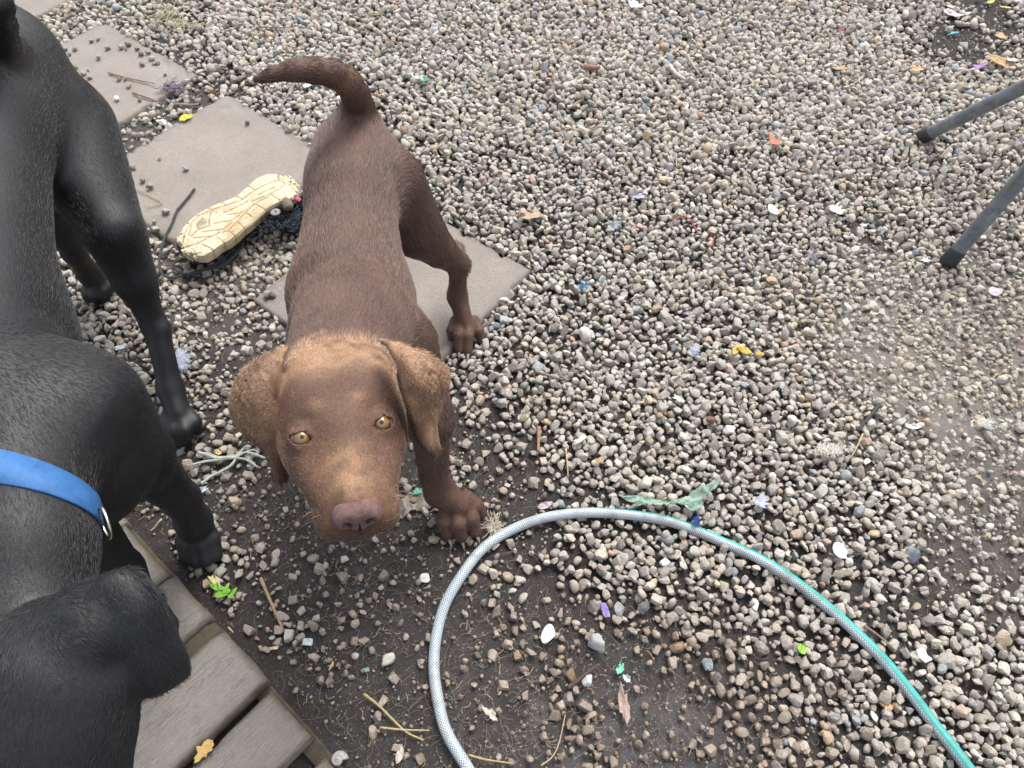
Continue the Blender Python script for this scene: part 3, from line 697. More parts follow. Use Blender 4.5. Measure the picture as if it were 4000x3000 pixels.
def choc():
    root = empty('dog', (-.22, .85, 0), 'chocolate brown puppy with amber eyes looking up at the camera', 'dog')
    hx, hy, hz = HR@[0, 0, 0], 0, 0
    lo = np.array([-.52, .26, -.01]); hi = np.array([0.02, 1.36, .74])
    xs = spaced(-.50, .0, [(-.345, -.02, .0024)], .005)
    ys = spaced(.27, 1.33, [(.27, .66, .0024)], .0046)
    zs = spaced(-.012, .74, [(.44, .72, .0024), (-.012, .07, .0028)], .0048)
    F = Field(xs, ys, zs)
    # trunk, from the chest back to the pelvis
    T = [P(770, 350, .402), P(764, 400, .408), P(761, 450, .405), P(757, 540, .395), P(757, 630, .385), P(765, 715, .395)]
    R = [.074, .073, .067, .071, .088, .089]
    for i in range(5): F.cone(T[i+1], T[i], R[i+1], R[i], .03, sx=1.0)
    dz = np.array([0, 0, -.035])
    for i in (3, 4): F.cone(T[i+1]+dz, T[i]+dz, R[i+1]*.95, R[i]*.9, .03)
    F.cone(T[4]+[0, .0, .045], T[2]+[0, 0, .03], .055, .05, .03)                      # withers and loin
    F.cone(T[2]+[0, 0, .03], T[0]+[0, 0, .03], .05, .052, .03)
    # neck and skull
    nk0 = P(765, 700, .44); nk1 = hp(0, -8, -5.5)
    F.cone(nk1, nk0, .060, .082, .03)
    F.cone(hp(0, -6, -10), T[5]+[0, -.02, -.03], .05, .085, .03)
    e = lambda c, r, k=.012, op='u', fl=(0, -1, 0): F.ell(hp(*c), np.array(r)*.01, HR, k, op, HR@np.array(fl, float) if fl else None)
    e((0, -5.2, -5.0), (6.6, 6.0, 5.9), .02)
    e((0, -1.2, -4.4), (5.7, 5.2, 4.4), .02)
    for s_ in (-1, 1):
        e((s_*2.6, -5.0, -2.6), (3.6, 4.4, 3.2), .02)
        e((s_*4.6, -2.0, -6.3), (2.1, 4.4, 4.0), .02)
        e((s_*2.3, -2.0, -.55), (1.2, .95, 1.1), .006)
        e((s_*2.15, 5.4, -4.9), (2.15, 3.9, 2.9), .009)
        e((s_*2.0, 8.0, -5.6), (2.05, 2.1, 2.2), .008); e((s_*2.7, 7.0, -6.4), (1.6, 2.3, 1.8), .010)
        e((s_*3.3, 2.2, -4.4), (2.0, 3.2, 2.6), .02)
    F.cone(hp(0, 6.6, -3.6), hp(0, 0, -3.3), .0255, .038, .014)
    F.cone(hp(0, 7.3, -2.9), hp(0, 1.0, -2.6), .0185, .0245, .014)
    F.cone(hp(0, 7.9, -7.2), hp(0, 0, -8.5), .0195, .034, .010)
    e((0, 9.9, -5.6), (.16, 1.2, 1.6), .004, 's', None)                               # philtrum
    for s_ in (-1, 1): F.cone(hp(s_*.1, 9.9, -6.4), hp(s_*2.4, 9.4, -7.0), .0022, .0022, .004, 's'); F.cone(hp(s_*2.4, 9.4, -7.0), hp(s_*4.4, 4.6, -7.4), .0022, .0022, .004, 's')
    # eyes: lid mound, almond opening, socket
    EY = [np.array([-4.05, .1, -1.75]), np.array([4.05, .1, -1.75])]
    for s_, E_ in zip((-1, 1), EY):
        c = hp(*E_); F.ell(c, (.0158, .0158, .0158), k=.007, flow=HR@[0, -1, 0])
        g = CAMP-c; g = g/np.linalg.norm(g)*1.0+HR@np.array([s_*.10, .0, 0]); g /= np.linalg.norm(g)
        ax = HXv*1.0+HYv*(.30*-s_); ax -= g*(ax@g); ax /= np.linalg.norm(ax); up = np.cross(g, ax)
        if up@HYv > 0: up = -up
        def almond(X, Y, Z, c=c, g=g, ax=ax, up=up):
            x = (X-c[0])*ax[0]+(Y-c[1])*ax[1]+(Z-c[2])*ax[2]; y = (X-c[0])*up[0]+(Y-c[1])*up[1]+(Z-c[2])*up[2]; z = (X-c[0])*g[0]+(Y-c[1])*g[1]+(Z-c[2])*g[2]
            d = np.maximum(np.sqrt(x*x+(y-.0076)**2), np.sqrt(x*x+(y+.0085)**2))-.0138
            return np.maximum(d, -z)
        F.add(almond, c-.014+g*.006, c+.014+g*.006, .0015, 's')
        F.ell(c, (.0137, .0137, .0137), k=.0005, op='s')
    # ears
    Lr = [[(606, 815, .800), (605, 795, .803), (607, 770, .812), (622, 752, .828)],
          [(589, 850, .790), (570, 815, .786), (562, 785, .800), (572, 765, .830)],
          [(579, 897, .797), (545, 860, .792), (522, 822, .812), (525, 800, .840)],
          [(585, 940, .815), (538, 915, .820), (502, 872, .838), (502, 845, .862)],
          [(618, 985, .845), (572, 965, .848), (520, 925, .862), (505, 895, .880)],
          [(626, 1018, .856), (600, 1005, .858), (585, 985, .872), (566, 958, .890)],
          [(617, 1045, .866), (607, 1046, .868), (597, 1035, .876), (590, 1015, .890)]]
    Rr = [[(866, 800, .790), (852, 770, .782), (838, 745, .786), (818, 735, .805)],
          [(882, 848, .790), (890, 800, .770), (890, 765, .782), (870, 742, .812)],
          [(896, 885, .800), (918, 845, .782), (945, 798, .800), (936, 765, .835)],
          [(905, 912, .816), (927, 880, .808), (960, 838, .826), (973, 800, .855)],
          [(908, 938, .828), (923, 915, .830), (942, 886, .848), (960, 862, .870)],
          [(920, 962, .836), (930, 946, .838), (938, 930, .850), (940, 912, .862)],
          [(938, 986, .842), (944, 982, .845), (948, 975, .850), (949, 966, .856)]]
    Li = [(612, 818, .806), (604, 852, .806), (606, 902, .822), (612, 945, .842), (622, 985, .858), (628, 1015, .868), (619, 1040, .871)]
    Lr = [[a]+b for a, b in zip(Li, [[(600, 808, .800)]+Lr[0][1:], [(588, 850, .790)]+Lr[1][1:], Lr[2], [(582, 940, .814)]+Lr[3][1:], [(588, 985, .836)]+Lr[4][1:], [(595, 1015, .850)]+Lr[5][1:], [(604, 1045, .862)]+Lr[6][1:]])]
    Ri = [(858, 812, .800), (868, 850, .806), (884, 900, .822), (894, 935, .836), (902, 955, .842), (917, 972, .845), (938, 987, .847)]
    Rr = [[a]+b for a, b in zip(Ri, Rr)]
    RIM = np.array([PZ(*a) for a in Li]+[PZ(*a) for a in Ri])
    RIMc = [catmull([PZ(*a) for a in Li], 6), catmull([PZ(*a) for a in Ri], 6)]
    for rows in (Lr, Rr):
        p, r = spread_patch(rows); F.cloud(p, r, .008)
        q = [PZ(*x[2]) for x in rows]
        for i in range(len(q)-1): F.ax.append((q[i], q[i+1], .012))
    F.cone(hp(-5.2, -7.6, -3.5), hp(-6.5, -5.5, -4.0), .014, .012, .015, flow=False); F.cone(hp(4.6, -8.6, -2.2), hp(6.4, -6.0, -3.6), .015, .012, .015, flow=False)
    F.cone(T[0]+[0, .0, .025], P(772, 270, .445), .050, .030, .03)
    # tail
    tl = [(772, 268, .445, .030), (774, 235, .485, .0255), (768, 205, .525, .0225), (752, 178, .56, .0215), (722, 160, .585, .0205), (680, 152, .60, .0185), (635, 152, .61, .015), (588, 160, .61, .0105), (556, 172, .605, .006)]
    tp = [P(*t[:3]) for t in tl]
    for i in range(len(tl)-1): F.cone(tp[i], tp[i+1], tl[i][3], tl[i+1][3], .022 if i == 0 else .006)
    # hind legs
    def hind(hip, sti, ank, heel, mt, toes, kk=.012):
        F.cone(hip, sti, .064, .044, .03); F.cone(hip+[0, .01, -.02], (sti*.5+ank*.5)+[0, .0, 0], .050, .030, .03)
        F.cone(sti, ank, .040, .0215, .016); F.cone(ank, heel, .0205, .0135, .012); F.cone(heel, mt, .0125, .0175, .010); F.cone(ank, mt, .0185, .0185, .010)
        F.cone(mt, toes[1][0]*.5+toes[2][0]*.5, .019, .018, .012)
    q6 = lambda x, y, z: P((1600+x/2.72)/1.8083, (1150+y/2.72)/1.8083, z)
    ht = [(q6(485, 265, .038), q6(452, 375, .030), q6(448, 455, .013)), (q6(540, 290, .04), q6(525, 430, .034), q6(528, 580, .013)),
          (q6(630, 290, .04), q6(622, 435, .034), q6(622, 600, .013)), (q6(690, 270, .038), q6(733, 385, .030), q6(765, 475, .013))]
    hind(P(838, 400, .385), P(898, 500, .275), P(990, 572, .155), P(986, 538, .135), P(988, 640, .075), ht)
    for t in ht: toe(F, *t, r=.0100)
    mir = lambda p, x0=-.232: np.array([2*x0-p[0], p[1], p[2]])
    sh = np.array([0.045, -.04, 0])
    lt = [tuple(mir(a)+sh for a in t) for t in ht]
    hind(mir(P(838, 400, .385)), mir(P(898, 500, .275))+sh*.5, mir(P(992, 572, .155))+sh, mir(P(986, 538, .135))+sh, mir(P(988, 640, .075))+sh, lt)
    for t in lt: toe(F, *t, r=.0100)
    # forelegs
    q7 = lambda x, y, z: P((1550+x/1.731)/1.8083, (1650+y/1.731)/1.8083, z)
    ft = [(q7(335, 575, .05), q7(322, 670, .036), q7(345, 755, .014)), (q7(400, 575, .052), q7(418, 690, .040), q7(435, 770, .014)),
          (q7(455, 550, .05), q7(505, 650, .038), q7(530, 735, .014)), (q7(470, 500, .046), q7(535, 565, .034), q7(565, 615, .014))]
    def fore(sho, elb, wri, pas, toes):
        F.cone(sho, elb, .058, .036, .03); F.cone(elb, wri, .031, .0235, .02); F.cone(wri, pas, .0245, .026, .012)
        F.cone(pas, (toes[1][0]+toes[2][0])*.5, .026, .021, .014)
    w1 = P(938, 1028, .115); el = P(928, 905, .27)
    fore(P(862, 752, .37), el, w1, P(950, 1062, .075), ft)
    for t in ft: toe(F, *t, r=.0122)
    sf = np.array([.01, .10, 0]); mf = lambda p: mir(p, -.190)+sf
    fl = [tuple(mf(a) for a in t) for t in ft]
    fore(mir(P(862, 752, .37), -.215), mf(el), mf(w1), mf(P(950, 1062, .075)), fl)
    for t in fl: toe(F, *t, r=.0122)
    V, Q = F.skin()
    hd = hl(V); inh = (np.abs(hd[:, 0]) < 16) & (hd[:, 1] > -12) & (hd[:, 1] < 14) & (hd[:, 2] > -12)
    V = relax(V, Q, 3, .5, np.where(inh, .35, .8))
    # coat colours, fixed to the animal
    base = np.array([.094, .049, .034]); tan = np.array([.33, .20, .115]); warm = np.array([.120, .062, .039]); deep = np.array([.060, .027, .017]); pink = np.array([.30, .165, .14])
    def colf(X):
        h = hl(X); n = vnoise(X, 70, 8)[:, None]; n2 = vnoise(X, 230, 9)[:, None]; n3 = vnoise(X, 25, 10)[:, None]
        c = base*(.85+.35*n)*(1+.25*(n2-.5)) + np.array([.016, .010, .009])*n3
        head = (h[:, 1] > -13) & (np.abs(h[:, 0]) < 20) & (h[:, 2] > -16) & (X[:, 2] > .40) & (X[:, 1] < .66)
        hw = (head*sm(-9, -6, h[:, 1]))[:, None]; c = c*(1-hw)+warm*(.8+.4*n)*hw
        crown = sm(-3.6, -8.2, h[:, 1])*sm(8.5, 5.5, np.abs(h[:, 0]))*sm(-7, -2.5, h[:, 2])*sm(-14, -10.5, h[:, 1])
        bridge = np.exp(-((h[:, 0])/2.7)**2)*sm(1.2, 4.2, h[:, 1])*sm(-5.5, -2.4, h[:, 2])*sm(11., 8.5, h[:, 1])
        fe = np.zeros(len(X))
        for rows, sg in ((Lr, -1), (Rr, 1)):
            up_ = sm(5.6, 6.6, sg*h[:, 0])
            fe = np.maximum(fe, up_*sm(-12.5, -3.5, h[:, 2]))
        brow = sum(np.exp(-(((h[:, 0]-s_*2.1)/1.0)**2+((h[:, 1]+1.95)/.9)**2)) for s_ in (-1, 1))
        t = np.clip(np.maximum.reduce([crown*1.0, fe*.92, bridge*.78, brow*.30]), 0, 1)*head
        t = np.clip(t*(.70+1.1*(n[:, 0]-.4)+1.0*(n2[:, 0]-.5)), 0, 1)[:, None]
        c = c*(1-t)+tan*t
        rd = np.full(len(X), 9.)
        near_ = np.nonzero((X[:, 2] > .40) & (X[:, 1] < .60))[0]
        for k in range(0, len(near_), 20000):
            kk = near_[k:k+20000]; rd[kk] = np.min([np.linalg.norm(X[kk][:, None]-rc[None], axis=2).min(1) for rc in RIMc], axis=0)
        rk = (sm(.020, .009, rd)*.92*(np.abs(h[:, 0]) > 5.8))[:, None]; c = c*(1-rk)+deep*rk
        tb = np.exp(-np.linalg.norm(X-P(748, 178, .57), axis=1)**2/.020**2)[:, None]
        c = c*(1-.6*tb)+np.array([.24, .15, .085])*.6*tb
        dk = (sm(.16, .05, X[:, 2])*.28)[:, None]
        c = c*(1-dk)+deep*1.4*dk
        return np.clip(c, .004, 1)
    def eyed(X): return np.minimum(*[np.linalg.norm(X-hp(*E_), axis=1) for E_ in EY])
    NOSE = hp(0, 9.0, -3.0)
    def lenf(X):
        h = hl(X); face = sm(-13, -9.5, h[:, 1])*(X[:, 2] > .45)*(X[:, 1] < .62)
        L_ = .0140-.0098*face; L_ = np.where(X[:, 2] < .14, .0055, L_); L_ = np.where((np.abs(h[:, 0]) > 6.4) & (X[:, 2] > .45) & (h[:, 1] > -13) & (X[:, 1] < .62), .0050, L_); L_ = np.where((X[:, 1] > .95) & (X[:, 2] > .49), .008, L_)
        nd = np.linalg.norm((X-NOSE)@HR/np.array([.030, .019, .022]), axis=1)
        return L_*sm(.0125, .0185, eyed(X))*sm(.95, 1.25, nd)
    sk = NT('dog_skin', .62, .35); sk.col(sk.mix(sk.ramp(sk.noise(300, 4), [(.3, 0), (.7, 1)]), sk.mix(1., sk.attr('col'), (.6, .55, .52), 'MULTIPLY'), sk.attr('col'))); sk.bump(sk.noise(700, 3), .0008)
    body = mesh('body', V, Q, sk.m, smooth=True); child(body, root)
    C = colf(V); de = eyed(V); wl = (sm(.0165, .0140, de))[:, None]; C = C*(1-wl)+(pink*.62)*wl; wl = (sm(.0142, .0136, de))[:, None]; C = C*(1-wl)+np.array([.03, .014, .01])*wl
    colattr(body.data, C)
    fm = NT('dog_fur', .34, .5); fm.col(fm.attr('col')); fm.b.inputs['Sheen Weight'].default_value = .15
    def flowf(X):
        h = hl(X); hd_ = sm(-9, -4, h[:, 1])*(X[:, 2] > .44)*sm(7.5, 6, np.abs(h[:, 0]))
        D = flow_at(X, F.ax)
        r_ = np.column_stack([h[:, 0]*.10, -np.ones(len(X)), np.full(len(X), -.1)])@HR.T
        return D*(1-hd_[:, None])+r_*hd_[:, None]
    def dens(X): return 1+2.4*((X[:, 2] > .44) & (X[:, 1] < .68))
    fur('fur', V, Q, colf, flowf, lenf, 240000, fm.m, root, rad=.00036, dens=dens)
    # whiskers
    r = np.random.default_rng(12); Wp = []
    for s_ in (-1, 1):
        for _ in range(9):
            a = hp(s_*r.uniform(3.0, 3.9), r.uniform(5.5, 8.2), r.uniform(-5.8, -3.6)); d = HR@np.array([s_*.8, .25, r.uniform(-.5, .2)]); l = r.uniform(.018, .04); Wp.append([a, a+d*l*.5, a+d*l+np.array([0, 0, -.004])])
    cv = bpy.data.hair_curves.new('whiskers'); cv.add_curves([3]*len(Wp)); cv.attributes['position'].data.foreach_set('vector', np.array(Wp, np.float32).ravel())
    ra = cv.attributes.get('radius') or cv.attributes.new('radius', 'FLOAT', 'POINT'); ra.data.foreach_set('value', np.tile(np.array([.00022, .00016, .00004], np.float32), len(Wp)))
    cv.materials.append(simple('whisker', (.30, .18, .11), .4)); o = bpy.data.objects.new('whiskers', cv); COL.objects.link(o); child(o, root)
    # eyes
    em = NT('amber_eye', .06, .6); tc = em.co(); sx = em.n('ShaderNodeSeparateXYZ'); em.L(tc, sx.inputs[0])
    rr = em.math('SQRT', em.math('ADD', em.math('MULTIPLY', sx.outputs[0], sx.outputs[0]), em.math('MULTIPLY', sx.outputs[1], sx.outputs[1])))
    rn = em.math('ADD', em.math('MULTIPLY', rr, 100), em.math('MULTIPLY', em.math('SUBTRACT', em.noise(500, 3), .5), .06))
    ir = em.mix(em.noise(420, 5, .8), (.105, .045, .005), (.26, .135, .020))
    ir = em.mix(em.ramp(rn, [(.24, .6), (.5, 0)]), ir, (.20, .19, .09))
    c = em.mix(em.ramp(rn, [(.19, 0), (.23, 1)]), (.008, .008, .009), ir)
    c = em.mix(em.ramp(rn, [(.70, 0), (.78, 1)]), c, (.035, .018, .010))
    c = em.mix(em.ramp(rn, [(.86, 0), (.95, 1)]), c, (.16, .065, .045))
    em.col(c); em.b.inputs['Coat Weight'].default_value = .6; em.b.inputs['Coat Roughness'].default_value = .02
    for s_, E_ in zip((-1, 1), EY):
        cpt = hp(*E_); g = CAMP-cpt; g /= np.linalg.norm(g); g = g-HYv*.10; g /= np.linalg.norm(g)
        B, Fc = ICO[3]; n_ = len(B); Bm = __import__('bmesh').new(); __import__('bmesh').ops.create_uvsphere(Bm, u_segments=48, v_segments=32, radius=.0135)
        me = bpy.data.meshes.new('eye')
        for v in Bm.verts:
            r2 = math.hypot(v.co.x, v.co.y)
            if v.co.z > 0: v.co.z += .0012*max(0, 1-(r2/.0078)**2)
        Bm.to_mesh(me); Bm.free(); me.polygons.foreach_set('use_smooth', np.ones(len(me.polygons), bool)); me.materials.append(em.m)
        o = bpy.data.objects.new('eye', me); COL.objects.link(o)
        z = Vector(g); x = Vector(HXv); x = (x-z*x.dot(z)).normalized(); y = z.cross(x)
        Mx = Matrix.Identity(4)
        for i in range(3): Mx[i][0], Mx[i][1], Mx[i][2], Mx[i][3] = x[i], y[i], z[i], cpt[i]
        o.parent = root; o.matrix_parent_inverse = Matrix.Translation(-Vector(root.location)); o.matrix_basis = Mx
    # nose
    N = Field(*[np.arange(NOSE[i]-.045, NOSE[i]+.045, .00075) for i in range(3)])
    f2 = lambda c, r, k=.006, op='u': N.ell(hp(*c), np.array(r)*.01, HR, k, op)
    f2((0, 8.75, -2.75), (2.35, 1.45, 1.35)); f2((0, 9.3, -3.9), (1.3, 1.0, 1.2))
    for s_ in (-1, 1):
        f2((s_*1.5, 9.15, -3.45), (1.05, 1.05, 1.1), .005)
        f2((s_*1.10, 10.15, -3.35), (.44, .85, .48), .003, 's'); f2((s_*1.75, 10.0, -3.85), (.62, .6, .18), .003, 's')
    f2((0, 10.35, -4.4), (.07, .8, 1.1), .003, 's')
    Vn, Qn = N.skin(); Vn = relax(Vn, Qn, 2)
    nm = NT('nose_leather', .34, .55); vo = nm.vor(1300); hv = nm.attr('pit', 'Fac')
    c = nm.mix(nm.ramp(nm.noise(120, 4), [(.35, 0), (.65, 1)]), (.115, .058, .050), (.21, .118, .105)); c = nm.mix(hv, c, (.045, .018, .016))
    nm.col(c); nm.bump(vo, .0009, .9)
    no = mesh('nose', Vn, Qn, nm.m, smooth=True); child(no, root)
    h = hl(Vn); pit = np.zeros(len(Vn))
    for s_ in (-1, 1): pit = np.maximum(pit, sm(1.25, .8, np.sqrt(((h[:, 0]-s_*1.12)/.48)**2+((h[:, 2]+3.38)/.52)**2))*sm(9.0, 9.3, h[:, 1]))
    fattr(no.data, pit, 'pit')
    # claws
    CL = simple('claw_horn', (.30, .26, .23), .35, .5, bump=.0001)
    for t in ht+lt: claw(root, t[2]+(t[2]-t[1])/np.linalg.norm(t[2]-t[1])*.008+np.array([0, 0, .005]), (t[2]-t[1])*[1, 1, .25], CL, .017, .0029)
    for t in ft+fl: claw(root, t[2]+(t[2]-t[1])/np.linalg.norm(t[2]-t[1])*.009+np.array([0, 0, .006]), (t[2]-t[1])*[1, 1, .25], CL, .019, .0031)
    return root
choc()

# ------------------------------------------------------------------ black dog
def black():
    root = empty('dog', (-.75, .75, 0), 'large black dog in a blue collar standing with its head lowered', 'dog')
    xs = spaced(-1.16, -.16, [(-.62, -.20, .0036)], .0062); ys = spaced(-.08, 1.62, [(-.02, .52, .0036)], .0064); zs = spaced(-.012, .86, [(.42, .70, .0038), (-.012, .08, .0034)], .0062)
    F = Field(xs, ys, zs)
    sp = [np.array([-.875, 1.20, .50]), np.array([-.87, 1.02, .515]), np.array([-.835, .84, .50]), np.array([-.765, .66, .475]), np.array([-.69, .53, .475])]
    R = [.108, .112, .108, .124, .112]
    for i in range(4): F.cone(sp[i+1], sp[i], R[i+1], R[i], .05)
    d = np.array([0, 0, -.05])
    F.cone(sp[4]+d, sp[3]+d, .105, .118, .05); F.cone(sp[3]+d, sp[2]+d*.6, .125, .10, .05)
    F.cone(sp[4]+[.01, 0, .03], sp[0]+[0, 0, .01], .085, .085, .05)
    # tail lifted over the rump
    tp = [P(0, 130, .56), P(-2, 95, .61), P(-4, 55, .66), P(-8, 10, .70), P(-20, -50, .72), P(-45, -120, .72)]; tr = [.044, .028, .024, .021, .017, .012]
    for i in range(5): F.cone(tp[i], tp[i+1], tr[i], tr[i+1], .03 if i == 0 else .01)
    # near hind leg
    hip, sti, hoc, heel, mt = P(122, 285, .40), P(246, 500, .32), P(332, 700, .155), P(350, 712, .15), P(368, 840, .07)
    q5 = lambda x, y, z: P(x/4., 414.8+y/4., z); q1 = lambda x, y, z: P(x/4., 829.5+y/4., z)
    t1 = [(q1(1450, 260, .045), q1(1430, 360, .038), q1(1440, 430, .016)), (q1(1510, 260, .048), q1(1505, 400, .042), q1(1520, 510, .016)),
          (q1(1580, 255, .048), q1(1600, 400, .042), q1(1605, 500, .016)), (q1(1620, 240, .046), q1(1680, 330, .038), q1(1705, 395, .016))]
    def hind(hip, sti, hoc, heel, mt, toes):
        F.cone(hip, sti, .096, .050, .05); F.cone(hip+[0, .04, -.02], sti*.5+hoc*.5, .075, .036, .04); F.cone(sti, hoc, .045, .0225, .02); F.cone(hoc, heel, .0215, .016, .012)
        F.cone(heel, mt, .0145, .019, .012); F.cone(hoc, mt, .0205, .021, .012); F.cone(mt, (toes[1][0]+toes[2][0])/2, .024, .022, .014)
        for t in toes: toe(F, *t, r=.0125)
    hind(hip, sti, hoc, heel, mt, t1)
    # far hind leg, seen past the belly
    t2 = [(q5(765, 810, .045), q5(755, 870, .036), q5(765, 920, .016)), (q5(810, 800, .048), q5(825, 880, .04), q5(850, 935, .016)),
          (q5(870, 790, .048), q5(885, 860, .04), q5(895, 910, .016)), (q5(905, 770, .044), q5(940, 810, .036), q5(965, 840, .016))]
    hind(P(20, 250, .42), P(95, 420, .30), P(160, 545, .15), P(165, 552, .15), P(192, 590, .075), t2)
    # near foreleg, stepping forward
    sho, elb, wri = P(160, 900, .46), P(290, 985, .34), P(392, 1078, .15)
    F.cone(sp[4]+[.03, 0, .02], sho, .09, .080, .05); F.cone(sho, elb, .082, .052, .04); F.cone(elb, wri, .044, .029, .02); pas = P(418, 1125, .075)
    F.cone(wri, pas, .028, .028, .015)
    fw = np.array([.10, -1, 0.]); fw /= np.linalg.norm(fw); sd = np.array([1, .1, 0.])
    base = P(428, 1150, .045)
    t3 = [(base+sd*o*.8, base+sd*o+fw*f-[0, 0, .002], base+sd*o*1.05+fw*(f+.022)-[0, 0, .026]) for o, f in ((-.024, .012), (-.009, .020), (.009, .020), (.024, .012))]
    F.cone(pas, base, .030, .027, .015)
    for t in t3: toe(F, *t, r=.0125)
    # other foreleg, under the neck
    e2, w2, b2_ = P(150, 1105, .33), P(262, 1235, .15), P(320, 1330, .055)
    F.cone(sp[4]+[-.02, -.04, -.07], e2, .08, .05, .04); F.cone(e2, w2, .044, .031, .02); F.cone(w2, b2_, .031, .030, .02)
    for o, f in ((-.030, .014), (-.011, .026), (.011, .026), (.030, .014)): toe(F, b2_+sd*o*.8, b2_+sd*o+fw*f-[0, 0, .01], b2_+sd*o+fw*(f+.02)-[0, 0, .034], r=.0135)
    # chest, neck, head turned down towards the boards
    F.cone(P(90, 960, .47), P(175, 1015, .42), .10, .080, .05)
    nb, nm_, ne = P(30, 1010, .50), P(50, 1180, .51), PZ(60, 1390, .80)
    F.cone(sp[4]+[.02, -.03, .02], nb, .10, .082, .04); F.cone(nb, nm_, .082, .070, .02); F.cone(nm_, ne, .070, .066, .02)
    F.ell(PZ(125, 1450, .735), (.072, .072, .068), k=.010, flow=(0, -1, 0)); F.ell(PZ(195, 1345, .722), (.044, .040, .036), k=.015, flow=(1, 0, -.5))
    F.ell(PZ(215, 1475, .725), (.022, .018, .016), k=.02, flow=(0, -1, 0)); F.ell(PZ(105, 1560, .73), (.062, .06, .055), k=.02, flow=(0, -1, 0));
    F.cone(PZ(108, 1560, .735), PZ(110, 1900, .74), .066, .050, .03)
    F.cone(PZ(212, 1570, .765), PZ(218, 1760, .80), .030, .026, .03)
    F.ell(PZ(255, 1265, .715), (.020, .014, .014), k=.02, flow=(.3, -1, 0))
    rows = [[(232, 1330, .735), (240, 1270, .715), (268, 1240, .718), (300, 1232, .735)],
            [(225, 1370, .728), (270, 1310, .705), (312, 1278, .716), (335, 1275, .742)],
            [(228, 1415, .724), (290, 1355, .706), (340, 1325, .722), (360, 1330, .752)],
            [(240, 1455, .728), (305, 1405, .714), (360, 1375, .732), (382, 1380, .760)],
            [(262, 1485, .736), (325, 1448, .726), (378, 1415, .744), (400, 1412, .768)],
            [(300, 1500, .746), (345, 1480, .740), (388, 1448, .756), (409, 1440, .775)],
            [(335, 1500, .756), (362, 1490, .756), (390, 1472, .766), (404, 1462, .778)]]
    p, r = spread_patch(rows, .0022, .0045, 60, 44); F.cloud(p, r, .010)
    q = [PZ(*x[1]) for x in rows]
    for i in range(6): F.ax.append((q[i], q[i+1], .02))
    # lip and lower ear folds seen past the flap
    F.cone(PZ(330, 1290, .77), PZ(358, 1370, .79), .010, .012, .01)
    V, Q = F.skin(); V = relax(V, Q, 3, .6)
    def colf(X):
        n = vnoise(X, 60, 18)[:, None]; n2 = vnoise(X, 12, 19)[:, None]
        c = np.array([.0050, .0054, .0074])*(.75+.5*n)+np.array([.006, .0045, .0042])*sm(.45, .75, n2)
        wh = np.exp(-(np.linalg.norm((X-PZ(70, 1390+40, .672))/np.array([.004, .011, .02]), axis=1))**2)[:, None]*0
        return c+wh*.3
    sk = NT('black_skin', .5, .45); sk.col(sk.attr('col')); sk.bump(sk.noise(500, 3), .0006)
    body = mesh('body', V, Q, sk.m, smooth=True); child(body, root); colattr(body.data, colf(V))
    fm = NT('black_fur', .42, .5); fm.col(fm.attr('col')); fm.b.inputs['Sheen Weight'].default_value = .12
    def lenf(X): return np.where(X[:, 2] < .15, .006, .0095)
    fur('fur', V, Q, colf, lambda X: flow_at(X, F.ax), lenf, 240000, fm.m, root, rad=.00024, seed=5, lift=.20, var=.16, dens=lambda X: 1+1.5*(X[:, 1] < .6))
    CL = simple('dark_claw', (.24, .25, .25), .35, .5, bump=.0001)
    for t in t1+t2: claw(root, t[2]+(t[2]-t[1])/np.linalg.norm(t[2]-t[1])*.010+np.array([0, 0, .006]), (t[2]-t[1])*[1, 1, .25], CL, .020, .0036)
    # collar: a flat band round the neck
    A = [(-70, 1040), (-20, 1046), (30, 1057), (80, 1080), (125, 1112), (160, 1150), (188, 1196)]
    ax = (nm_-nb)/np.linalg.norm(nm_-nb)
    cc = nb+(nm_-nb)*.42; u = np.cross(ax, [0, 0, 1.]); u /= np.linalg.norm(u); v = np.cross(u, ax)
    if v[2] < 0: v = -v
    n = 96; th = np.linspace(0, 2*pi, n, endpoint=False); Vb = []; wd = .0225
    def surf(o, d):
        best = .07
        for q in np.arange(.045, .14, .0015):
            x = o+d*q; ix = [min(max(np.searchsorted(g, x[a]), 1), len(g)-1) for a, g in enumerate((F.x, F.y, F.z))]
            if F.V[ix[0], ix[1], ix[2]] < 0: best = q
            else: break
        return best
    mx = .098
    D_ = [u*cos(t_)+v*sin(t_) for t_ in th]; S_ = [ax*(-.046*cos(t_)+.004*sin(t_)) for t_ in th]
    rads = np.array([[surf(cc+S_[i]+ax*h_, D_[i]) for h_ in (-wd, 0, wd)] for i in range(n)]); rads = np.minimum(rads, mx)
    for _ in range(8): rads = (np.roll(rads, 1, 0)+rads*2+np.roll(rads, -1, 0))/4
    for i in range(n):
        for (o, h_, c_) in ((.0035, -wd, 0), (.0062, -wd*.96, 0), (.0068, 0, 1), (.0062, wd*.96, 2), (.0035, wd, 2)): Vb.append(cc+S_[i]+D_[i]*(rads[i, c_]+o)+ax*h_)
    Fb = []
    for i in range(n):
        for j in range(4):
            a0, b0 = i*5+j, ((i+1) % n)*5+j; Fb.append((a0, b0, b0+1, a0+1))
        Fb.append((i*5+4, ((i+1) % n)*5+4, ((i+1) % n)*5, i*5))
    cm = NT('blue_webbing', .6, .4); uvn = cm.n('ShaderNodeUVMap'); wv = cm.n('ShaderNodeTexWave'); wv.inputs['Scale'].default_value = 60; cm.L(uvn.outputs[0], wv.inputs[0])
    cm.col(cm.mix(cm.ramp(cm.noise(60, 6, .7), [(.3, 0), (.7, 1)]), (.020, .090, .25), (.042, .16, .38))); cm.bump(cm.noise(900, 2), .0006)
